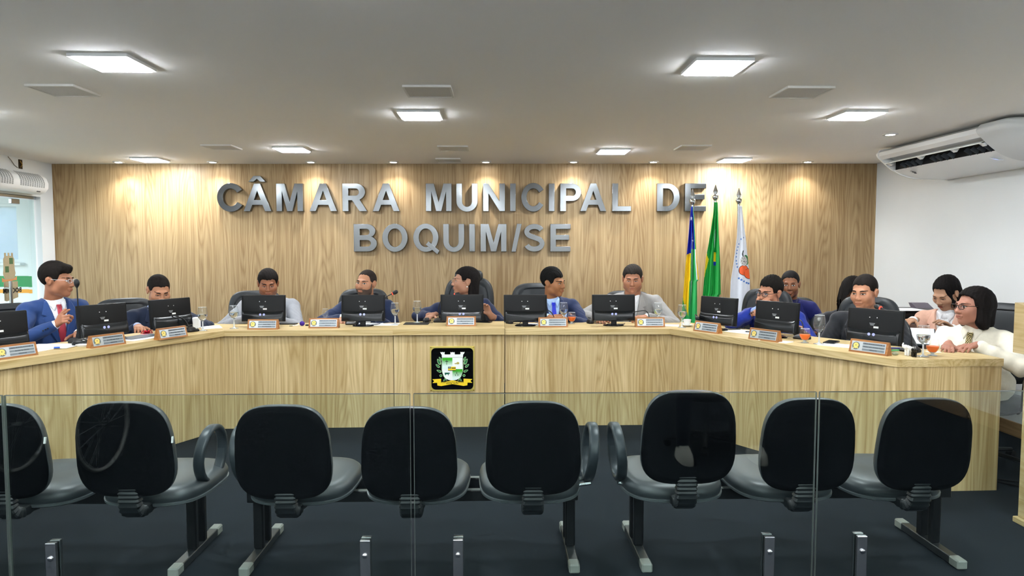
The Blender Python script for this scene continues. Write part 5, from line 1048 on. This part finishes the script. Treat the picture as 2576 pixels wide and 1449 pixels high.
    def trunk(f, g):
        f.ell(N+V3(0, .028, -.20), (sw*.93+g, .112*(.6+.4*fat)+g, .21+g), .05); f.ell(V3(0, hipy*.6, NZ-.40), (.150*fat+g, .118*fat+g, .21), .07); f.ell(V3(0, hipy, hipz), (.170*fat+g, .130*fat+g, .13), .06)
        if female: f.ell(N+V3(-.07, -.055, -.235), (.07, .06, .065), .04); f.ell(N+V3(.07, -.055, -.235), (.07, .06, .065), .04)
        for s in (-1, 1): f.cone(N+V3(s*.045, .030, -.045), sh[(s+1)//2]+V3(-s*.02, 0, .012), .050+g, .056+g, .035)
    res = .0076 if fine else .014
    def grid(k=1.0): return Field(*[np.arange(clo[q], chi[q], res*k) for q in range(3)])
    jm = cloth(jacket); sm = cloth(shirt, .7)
    vz0 = NZ-.36; vw = .062
    Vw = lambda z: np.interp(z, [vz0, vz0+.05, NZ-.05, NZ], [.004, .016, vw, vw+.008])
    shirt_f = grid(1.25 if outfit == 'suit' else 1.0); trunk(shirt_f, -.012 if outfit == 'suit' else -.003); shirt_f.cone(N+V3(0, .024, -.07), N+V3(0, .016, -.012), .066, .062, .02); st_f = Field(*shirt_f.a); st_f.D = shirt_f.D.copy()
    for S0, el, w, spec in arms:
        dr_ = (w-el)/np.linalg.norm(w-el)
        if outfit == 'suit': shirt_f.cone(w-dr_*.045, w-dr_*.004, .034, .0335, .008)
        else: shirt_f.cone(S0, el, .060, .052, .035); shirt_f.cone(el, w-dr_*(.02 if not wrist_bare else .10), .054, .040, .02)
    if outfit != 'suit':
        xs, ys, zs = shirt_f.a; shirt_f.D += (.0030*(np.sin(zs[None, None, :]*55+xs[:, None, None]*33+ys[None, :, None]*20)+np.sin(xs[:, None, None]*70-zs[None, None, :]*28))).astype(np.float32)
    link('shirt' if outfit == 'suit' else 'blouse', shirt_f.mesh('shirt', sm), t)
    if outfit == 'suit':
        j = grid(); trunk(j, .006); jt = Field(*j.a); jt.D = j.D.copy()
        for S0, el, w, spec in arms:
            dr_ = (w-el)/np.linalg.norm(w-el); j.cone(S0+V3(0, 0, .010), S0+V3(0, 0, .004), .066, .066, .012); j.cone(S0, el, .066, .054, .010); j.cone(el, w-dr_*.030, .054, .041, .010)
        xs, ys, zs = j.a; xx, yy, zz = xs[:, None, None], ys[None, :, None], zs[None, None, :]
        j.D += (.0016*(np.sin(zz*62+xx*38+2*np.sin(yy*30))+np.sin(xx*85-zz*33+yy*20))).astype(np.float32)
        for S0, el, w, spec in arms:          # creases fan out round the elbow and run across the upper arm
            for c0, rad, amp_, fq in ((el, .11, .0050, 150), ((S0+el)/2, .12, .0034, 95), ((el+w)/2, .10, .0026, 120)):
                dd = np.sqrt((xx-c0[0])**2+(yy-c0[1])**2+(zz-c0[2])**2); u_ = (w-S0)/np.linalg.norm(w-S0); ph = (xx-c0[0])*u_[0]+(yy-c0[1])*u_[1]+(zz-c0[2])*u_[2]
                j.D += (amp_*np.clip(1-dd/rad, 0, 1)*(1-2*np.abs(np.sin(ph*fq*.5+3*np.sin((xx+zz)*25))))).astype(np.float32)
        cut = np.maximum(np.abs(xx)-Vw(zs)[None, None, :].astype(np.float32), np.maximum(yy-.0, vz0-zz)); j.D = np.maximum(j.D, -cut.astype(np.float32))
        j.cone(N+V3(0, .026, -.05), N+V3(0, .016, .07), .070, .072, .008, '-')
        jo = link('jacket', j.mesh('jacket', jm), t)
        if lapel:
            for s in (-1, 1):
                zt_ = [-.012, -.04, -.075, -.105, -.112, -.118, -.13, -.20, -.28, -.36]; xo = [.088, .100, .112, .122, .120, .092, .118, .098, .062, .016]; rows = []
                zs_ = np.concatenate([np.linspace(-.012, -.105, 8), [-.112, -.118, -.13], np.linspace(-.15, -.36, 12)])
                for z in zs_:
                    xi = float(Vw(NZ+z))+.004; xe = max(xi+.006, float(np.interp(-z, [-q for q in zt_], xo))); rows.append([(s*(xi+(xe-xi)*u), z) for u in np.linspace(0, 1, 5)])
                O = np.array([(x, -.30, NZ+z) for r in rows for x, z in r]); q = jt.hit(O, V3(0, 1, 0), 180, .0025); q[:, 1] -= .0045; q = q.reshape(len(rows), 5, 3); q[:, :, 1] = np.minimum(q[:, :, 1], np.min(q[:, :, 1], 1)[:, None]+.02)
                loft_patch('lapel', q, pm('lapel_'+jacket, tuple(min(1, c*1.06) for c in [int(jacket[i:i+2], 16)/255 for i in (1, 3, 5)]), .7, sheen=.1, spec=.25), jo, .005)
        for S0, el, w, spec in arms:
            if spec.get('hid'): continue
            dr_ = (w-el)/np.linalg.norm(w-el); sidev = np.cross(dr_, V3(0, 0, 1)); sidev /= max(1e-6, np.linalg.norm(sidev))
            for k in range(3):
                c = w-dr_*(.045+.016*k)+sidev*(.046 if S0[0] < 0 else -.046); MB().ball(tuple(c), .0055, None, 8, 5).build('sleeve_button', m_black, jo)
        if pin:
            O = np.array([(pin[0], -.3, NZ+pin[1])]); q = jt.hit(O, V3(0, 1, 0), 180)[0]; MB().lathe([(.011, 0), (.011, .003), (.004, .005)], 14).build('lapel_pin', pm('pin_gold', '#d8b070', .4), jo, M=T(q[0], q[1]-.006, q[2]) @ RX(PI/2))
    # collar: a band round the neck and two folded points
    if outfit == 'suit' or outfit == 'shirt':
        cm = sm; seg = 28; ring = []
        for zz_, rr_ in ((-.052, .071), (-.020, .0675), (-.002, .066)):
            ring.append([(rr_*1.02*math.cos(2*PI*i/seg), .022+rr_*math.sin(2*PI*i/seg)*1.02-.0, NZ+zz_+.020*math.sin(2*PI*i/seg)) for i in range(seg)])
        co = MB().rings(ring, cap=False).build('collar', cm, t, 60); mo = co.modifiers.new('thick', 'SOLIDIFY'); mo.thickness = .003
        for s in (-1, 1):
            rows = []
            for u in np.linspace(0, 1, 6): rows.append([(s*(.010+.050*u+v*.024*(1-u)), -.026+.022*u-v*(.060-.024*u)) for v in np.linspace(0, 1, 4)])
            O = np.array([(x, -.30, NZ+z) for r in rows for x, z in r]); q = st_f.hit(O, V3(0, 1, 0), 200, .0025); q[:, 1] -= .006; loft_patch('collar_point', q.reshape(6, 4, 3), cm, co, .003)
        if tie:
            tm = tie if not isinstance(tie, str) else pm('tie_'+tie, tie, .45, sheen=.1, noise=.05, nscale=150)
            rows = []
            for z in np.linspace(-.052, -.46, 22): wd = np.interp(-z, [.052, .075, .10, .40, .44, .46], [.017, .015, .017, .040, .036, .004]); rows.append([(wd*u, z) for u in np.linspace(-1, 1, 5)])
            O = np.array([(x, -.34, NZ+z) for r in rows for x, z in r]); q = st_f.hit(O, V3(0, 1, 0), 220, .0025).reshape(22, 5, 3); q[:, :, 1] = np.min(q[:, :, 1], 1)[:, None]-.008; to = loft_patch('tie', q, tm, t, .005)
            kq = st_f.hit(np.array([(0, -.34, NZ-.052)]), V3(0, 1, 0), 220)[0]; MB().rings([[(x*a, kq[1]-.017+dy+abs(x)*.2*a, NZ-.040+z) for x, dy in ((-.016, .006), (0, -.004), (.016, .006), (.016, .016), (-.016, .016))] for z, a in ((.0, 1.0), (-.014, .95), (-.030, .70))]).build('tie_knot', tm, to)
    # glasses
    if glasses:
        gc, gr, thick = glasses; gm = pm('glasses_'+gc, gc, .3); go = MB(); yy_ = -.112
        for s in (-1, 1):
            lp = [Pn(s*.033+.024*math.copysign(abs(math.cos(a))**.75, math.cos(a)), yy_+.10*(.024*math.cos(a)*s+.02)**1*.5, .001+gr*math.copysign(abs(math.sin(a))**.8, math.sin(a))) for a in np.linspace(0, 2*PI, 21)]
            go.tube(lp, thick, 6); go.tube([Pn(s*.057, yy_+.006, .008), Pn(s*.074, -.080, .008), Pn(s*.080, .0, .010), Pn(s*.080, .03, -.004)], thick*.9, 6)
        go.tube([Pn(-.010, yy_+.001, .004), Pn(0, yy_-.003, .008), Pn(.010, yy_+.001, .004)], thick, 6); go = go.build('glasses', gm, t); go['kind'] = 'stuff'
        for s in (-1, 1):
            c = [Pn(s*.033+.022*math.cos(a), yy_+.002, .001+gr*.92*math.sin(a)) for a in np.linspace(0, 2*PI, 17)[:-1]]; MB().add([tuple(p) for p in c], [tuple(range(16))]).build('lens', thin_glass('lens_glass', '#eef4f8'), go, 0)
    if legs:
        L = Field(np.arange(-.38, .38, .02), np.arange(-.58, .24, .02), np.arange(-.0, hipz+.16, .02)); L.ell(V3(0, hipy, hipz-.01), (.165*fat, .12*fat, .11), .04)
        sz = .47-.02
        for s in (-1, 1): L.cone(V3(s*.09, hipy, hipz-.02), V3(s*stance, -.38, .51), .085, .065, .04); L.cone(V3(s*stance, -.38, .50), V3(s*stance, -.36, .10), .062, .045, .03)
        link('trousers', L.mesh('trousers', cloth(trousers or (jacket if outfit == 'suit' else '#23252b'))), t)
        for s in (-1, 1): MB().rings([[(s*stance+x*w, -.40+y*l, z) for x, y in superell(.095, .27, 2.6, 20)] for w, l, z in ((1, 1, .0), (1.0, 1, .025), (.9, .92, .06), (.6, .5, .10))]).build('shoe', pm('shoe_'+shoe, shoe, .6) if shoe else m_black, t, 60)
    return t, Pn, (N, sh, arms), f

# ------------------------------------------------------------------ the sitters
def sit(px, chair=None, **k):
    t, Pn, b, fl_ = person(**k)
    if chair:
        lb, top, w, hr, dx, dy = chair; by = t.rotation_euler[2]; p = Vector(t.location)+RZ(by) @ Vector((dx, .07+dy, 0)); office_chair(p.x, p.y, by, lb, top, w, hr)
    return t, Pn, b
L_ = lambda *a: tuple(a)
sit(1, label='man in a blue suit and red tie with glasses, pointing one finger', head=(-3.275, 5.14, 1.208), hyaw=92, hpitch=3, byaw=58, skin_c='#b47d5e', hairc='#17120f', hair=dict(top=.026, side=.010, back=.014, front=.060, quiff=1), jacket='#253f70', shirt='#eceef0', tie='#b23443', sw=.180, fat=1.05,
    hands=[dict(w=(-3.16, 4.92, .90), d=(.70, -.15, .50), b=(-.2, -.85, .45), c=[.08, .95, 1.05, 1.10], e=(-.8, -.1, -.75)), dict(w=(-3.06, 5.02, .826), d=(.55, -.75, -.05), b=(0, 0, 1), c=[.3, .35, .4, .45], e=(.6, .5, -.6))], glasses=('#d8d8d8', .014, .0012), hp=dict(cheek=1.05),
    chair=('black office chair behind the man with the red tie', 1.03, .49, False, -.16, .06))
sit(2, label='man in a navy suit looking down at his desk, typing', head=(-2.806, 5.70, 1.098), hyaw=42, hpitch=24, byaw=46, skin_c='#bd8a6a', hairc='#1b1512', hair=dict(top=.007, side=.004, back=.005, front=.070, wave=.0003), jacket='#182237', shirt='#9fb2e0', sw=.19, fat=1.1, eyes='down',
    hands=[dict(w=(-2.83, 5.40, .832), d=(.55, -.8, -.06), b=(0, 0, 1), c=[.3, .35, .4, .45]), dict(w=(-2.505, 5.57, .855), d=(-.6, -.5, .35), b=(.5, -.6, .4), c=[.7, .75, .8, .8], e=(.9, .2, -.4))], hp=dict(wide=1.05, cheek=1.15),
    chair=('black office chair behind the man typing in navy', 1.02, .50, False, -.12, .05))
sit(3, label='dark-haired man in a light grey suit looking down behind his monitor', head=(-2.05, 6.13, 1.130), hyaw=18, hpitch=14, byaw=14, skin_c='#9c6749', hairc='#171210', hair=dict(top=.014, side=.008, back=.010, front=.060), jacket='#8e9095', shirt='#dfe3e8', sw=.20, fat=1.25, eyes='down',
    hands=[dict(w=(-2.15, 5.92, .845), hid=1, e=(-1, .1, -.5)), dict(w=(-1.97, 5.92, .845), hid=1, e=(1, .1, -.5))], hp=dict(wide=1.06, jaw=1.12, cheek=1.2, neck=1.08), neck=.92, chair=('black office chair behind the dark-haired man in grey', 1.05, .50, False, -.14, .0))
sit(4, label='bearded man in a navy suit glancing sideways', head=(-1.178, 6.13, 1.131), hyaw=-18, hpitch=-2, hroll=4, byaw=10, skin_c='#bb8868', hairc='#2a2320', hair=dict(top=.003, side=.0025, back=.003, front=.088, temple=.008, wave=0, sb=-.01), beard=True, jacket='#1d2a48', shirt='#eceef0', sw=.19, look=.5,
    hands=[dict(w=(-1.365, 6.01, .835), d=(.05, -.85, -.25), b=(-.2, 0, 1), c=[.25, .3, .35, .4], e=(-.9, .3, -.3)), dict(w=(-1.05, 5.93, .845), hid=1)], hp=dict(stubble='#4a3a30'), chair=('black office chair behind the bearded man', 1.065, .49, False, -.03, .0))
w5, P5, b5 = sit(5, label='woman in a navy blouse with glasses and long dark hair, turned left', head=(-.296, 6.14, 1.148), hyaw=-74, hpitch=-3, byaw=-6, skin_c='#b4866c', hairc='#14100f', outfit='blouse', shirt='#16213f', female=True, sw=.175, fat=1.15, wrist_bare=True,
    hair=dict(top=.016, side=.010, back=.022, front=.070, temple=.002, sb=.012, long=.08, k=.025, locks=[((.035, .07, .01), (.04, .085, -.15), .055, .042), ((-.035, .07, .01), (-.04, .085, -.15), .055, .042), ((.045, .05, .0), (.05, .06, -.14), .035, .028)]),
    hands=[dict(w=(-.575, 6.05, .850), d=(-.45, -.8, -.15), b=(0, 0, 1), c=[.4, .5, .55, .6], e=(-.9, .2, -.3)), dict(w=(-.075, 6.02, .868), d=(-.35, -.25, .75), b=(.35, .85, .3), c=[.45, .5, .55, .6], e=(.7, .1, -.7))], glasses=('#b98f6a', .013, .0010), lipc='#8a4a42',
    chair=('tall black office chair with a headrest behind the woman with glasses', 1.17, .49, True, -.02, .0))
MB().ball(tuple(P5(.082, .004, -.045)), .007).build('earring', pm('pearl', '#eeeae2', .2), w5)
sit(6, label='man in a navy suit and bright blue tie looking right', head=(.500, 6.12, 1.137), hyaw=52, hpitch=4, hroll=-4, byaw=10, skin_c='#a9764f', hairc='#0e0d0c', hair=dict(top=.024, side=.010, back=.014, front=.058, wave=.0014), jacket='#1d2848', shirt='#a9c4e8', tie='#1a2fd0', sw=.195, pin=(.10, -.19), eyes='half',
    hands=[dict(w=(.44, 5.96, .842), d=(.65, -.6, 0), b=(0, -.2, 1), c=.5), dict(w=(.585, 5.95, .848), d=(-.9, -.25, -.03), b=(0, -.3, 1), c=[.45, .5, .5, .55], e=(1, .1, -.45))], chair=('black office chair behind the man with the blue tie', 1.115, .50, False, -.06, .02))
sit(7, label='heavy-set man in a light grey suit with a lapel badge, looking down', head=(1.217, 6.13, 1.168), hyaw=-13, hpitch=10, byaw=-12, skin_c='#b98365', hairc='#2b2622', hair=dict(top=.012, side=.006, back=.008, front=.066, temple=.006), jacket='#8c8a88', shirt='#edeff1', tie='#161f5a', sw=.205, fat=1.4, eyes='down', pin=(.085, -.21), neck=.95,
    hands=[dict(w=(.875, 5.95, .832), d=(.1, -1, -.05), b=(0, 0, 1), c=.35, e=(-.9, .2, -.3)), dict(w=(1.31, 5.94, .843), d=(-.85, -.4, -.03), b=(0, -.2, 1), c=[.4, .45, .5, .5], e=(1, .1, -.4))], hp=dict(wide=1.10, jaw=1.25, cheek=1.35, neck=1.2), chair=('black office chair behind the man with the lapel badge', 1.04, .49, False, -.05, .0))
sit(8, label='man in a royal blue suit with black glasses, one hand over his mouth', head=(2.215, 5.50, 1.088), hyaw=-58, hpitch=6, hroll=6, byaw=-44, skin_c='#bd8769', hairc='#15120f', hair=dict(top=.022, side=.009, back=.011, front=.064, wave=.0016), jacket='#182c82', shirt='#8fa3c8', tie='#1a2240', sw=.195, fat=1.1, glasses=('#141414', .017, .0022), neck=.92,
    hands=[dict(w=(2.085, 5.375, .962), d=(.62, .12, .52), b=(-.55, -.75, .3), c=[.35, .5, .6, .65], e=(-.9, -.2, -.55)), dict(w=(2.26, 5.20, .845), hid=1)], chair=('black office chair behind the man covering his mouth', 1.09, .46, False, -.20, .05))
sit(9, label='woman in an indigo blazer with pulled-back hair, sitting behind the desk row', head=(2.64, 6.10, 1.120), hyaw=-26, hpitch=4, byaw=-26, skin_c='#95664a', hairc='#1c1a1b', hair=dict(top=.004, side=.003, back=.010, front=.074, temple=.002, wave=0, sb=.03, locks=[((0, .10, .02), (0, .135, .01), .035, .03)]), jacket='#191f5e', shirt='#181c4a', female=True, sw=.170, hp=dict(brow_in=.001),
    hands=[dict(w=(2.50, 5.88, .70), hid=1), dict(w=(2.78, 5.88, .70), hid=1)], chair=('dark office chair behind the woman in indigo', .98, .46, False, 0, .04))
sit(10, label='man in a black suit and white shirt with short dark hair', head=(2.628, 4.83, 1.130), hyaw=-52, hpitch=6, byaw=-50, skin_c='#c08b6c', hairc='#191412', hair=dict(top=.010, side=.0035, back=.005, front=.068, wave=.0004), jacket='#181a1f', shirt='#e6e8ee', sw=.195, eyes='half',
    hands=[dict(w=(2.215, 5.03, .848), hid=1, d=(-.9, .2, -.05), b=(0, 0, 1), e=(-.1, -.5, -.9)), dict(w=(2.60, 4.52, .845), hid=1)], chair=('black office chair behind the man in the black suit', 1.075, .47, False, -.14, .05))
LONG = [((.0, .075, .0), (.0, .095, -.25), .068, .055), ((.062, .045, .01), (.082, .060, -.24), .036, .030), ((-.062, .045, .01), (-.082, .060, -.24), .036, .030)]
sit(11, label='woman with long black hair almost hidden behind the man in black', head=(2.905, 5.50, 1.085), hyaw=130, hpitch=12, byaw=-10, skin_c='#b98a6e', hairc='#100c0b', hair=dict(top=.014, side=.010, back=.016, front=.070, sb=.02, long=.16, locks=LONG), outfit='blouse', shirt='#1b1c22', female=True, sw=.165,
    hands=[dict(w=(2.80, 5.32, .70), hid=1), dict(w=(3.0, 5.32, .70), hid=1)], chair=('low dark chair under the hidden long-haired woman', .88, .44, False, 0, .04))
w12, P12, b12 = sit(12, label='woman in a pale pink blazer with long black hair reading papers', head=(3.50, 5.25, 1.098), hyaw=-66, hpitch=30, hroll=3, byaw=-48, skin_c='#c39a7c', hairc='#0e0b0b', hair=dict(top=.014, side=.009, back=.016, front=.086, temple=.0, sb=.02, long=.16, locks=LONG+[((.052, -.052, .05), (.072, -.040, -.06), .012, .012), ((.072, -.040, -.06), (.075, -.01, -.2), .014, .016)]), jacket='#d0a692', shirt='#e6e8ea', female=True, sw=.165, eyes='down', lipc='#8f3f3a',
    hands=[dict(w=(3.15, 5.09, .90), d=(-.7, -.4, -.05), b=(0, -.1, 1), c=.4, e=(-.5, .3, -.8)), dict(w=(3.38, 4.98, .85), hid=1)], chair=('dark office chair behind the woman reading papers', .95, .46, False, 0, .04))
m_knit = pm('knit_tie', '#8c7a3e', .6); nt = m_knit.node_tree; ck_ = nt.nodes.new('ShaderNodeTexChecker'); ck_.inputs['Scale'].default_value = 150; ck_.inputs[1].default_value = lin('#c9b67a'); ck_.inputs[2].default_value = lin('#17140f'); tq = nt.nodes.new('ShaderNodeTexCoord'); nt.links.new(tq.outputs['Object'], ck_.inputs[0]); nt.links.new(ck_.outputs[0], nt.nodes['Principled BSDF'].inputs['Base Color'])
w13, P13, b13 = sit(13, label='woman in a cream shirt and patterned tie with a black bob and glasses', head=(3.145, 4.44, 1.058), hyaw=-84, hpitch=-2, byaw=-56, skin_c='#b98570', hairc='#120e0d', outfit='shirt', shirt='#e8e2d0', tie=m_knit, female=True, sw=.19, fat=1.3,
    hair=dict(top=.020, side=.016, back=.024, front=.082, temple=.0, sb=.03, long=.06, k=.03, locks=[((.0, .075, .0), (.0, .085, -.10), .075, .062), ((.064, .030, .02), (.074, .022, -.11), .036, .036), ((-.064, .030, .02), (-.074, .022, -.11), .036, .036), ((.058, .0, .05), (.074, -.005, -.09), .022, .026)]),
    hands=[dict(w=(2.885, 4.285, .830), d=(-.55, -.75, -.1), b=(0, 0, 1), c=[.3, .35, .35, .4], e=(-.6, .3, -.7)), dict(w=(3.03, 4.225, .832), d=(-.9, -.25, -.03), b=(0, -.1, 1), c=[.3, .35, .4, .4], e=(1, .15, -.55))], glasses=('#181210', .016, .0022), neck=.92,
    chair=('black office chair behind the woman in cream', 1.07, .50, False, .03, .03))
# papers in the reading woman's hands, the printer behind her
dc = thing('document_folder', 'open folder of papers held by the reading woman', 'folder', (3.03, 4.90, .80), -.5)
MB().box((0, 0, 0), (.30, .22, .006), b=.002).build('cover', pm('folder_dark', '#1c2530', .5), dc, M=RX(math.radians(28))); MB().box((0, .0, .008), (.28, .20, .006)).build('sheets', m_paper, dc, 0, M=RX(math.radians(28)))
pr = thing('printer', 'black printer on a dark stand by the white wall', 'printer', (3.50, 5.72, 0))
MB().box((0, 0, .31), (.50, .42, .62), b=.004).build('stand', pm('stand_dark', '#15161a', .4), pr); MB().box((0, 0, .78), (.46, .40, .30), b=.02).build('body', m_black, pr); MB().box((.0, -.205, .70), (.30, .012, .05), b=.003).build('paper_slot', m_blackgloss, pr)
MB().prism([(-.20, .93), (.02, .93), (.14, 1.06), (.05, 1.06)], -.16, .16, Matrix(((0, 0, .45, .17), (.5, 0, 0, .10), (0, .5, 0, .44), (0, 0, 0, 1)))).build('paper_support', pm('printer_grey', '#5c5560', .5), pr)
tag(MB().rings([[(x, y, 0) for x, y in rrect(.30, .21, .004, 2)], [(x, y, .004+.01*abs(x)) for x, y in rrect(.30, .21, .004, 2)]]).build('paper_stack', m_paper, None, 0, M=T(3.38, 5.62, .931)), 'loose white papers lying on the black printer', 'paper')

# visitors on the public side: only their mirror images in the glass barrier show
person(label='visitor in dark jeans and pale sneakers, seen only mirrored in the glass', head=(1.52, -.12, 1.18), hyaw=180, byaw=180, jacket='#2b2f36', shirt='#33363c', hands=[dict(w=(1.68, .12, .62), hid=1), dict(w=(1.36, .12, .62), hid=1)], stance=.25, fine=False, shoe='#c9c9bd', trousers='#1b2433')
office_chair(1.52, -.10, PI, 'office chair of the visitor mirrored in the glass', .92, .46, False, False)
wh = thing('wheelchair', 'wheelchair whose spoked wheel is mirrored in the left glass pane', 'wheelchair', (-2.84, .30, 0))
for s in (-1, 1):
    M = T(s*.27, .06, .30) @ RY(PI/2); R_ = [[((.288+.012*math.cos(b))*math.cos(a), (.288+.012*math.cos(b))*math.sin(a), .012*math.sin(b)) for b in np.linspace(0, 2*PI, 9)[:-1]] for a in np.linspace(0, 2*PI, 49)]
    wl = MB().rings(R_, cap=False).build('wheel', pm('tyre_grey', '#8d8f8c', .6), wh, 60, M=M)
    MB().lathe([(.02, -.03), (.02, .03)], 12).build('hub', m_chrome, wl)
    for k in range(20): a = k*PI/10; MB().tube([(.018*math.cos(a+.5), .018*math.sin(a+.5), .02*(-1)**k), (.28*math.cos(a), .28*math.sin(a), 0)], .0018, 5).build('spoke', m_chrome, wl)
    MB().tube([(s*.22, .40, .08), (s*.22, .36, .48), (s*.22, -.14, .50), (s*.22, -.16, .92)], .011, 8).build('frame_tube', m_chrome, wh); MB().lathe([(.02, -.015), (.075, -.015), (.075, .015), (.02, .015)], 18).build('caster', m_black, wh, M=T(s*.22, .42, .075) @ RY(PI/2))
MB().box((0, .10, .49), (.42, .42, .04), b=.012).build('seat', m_leather, wh); MB().box((0, -.15, .72), (.42, .03, .36), b=.012).build('backrest', m_leather, wh)
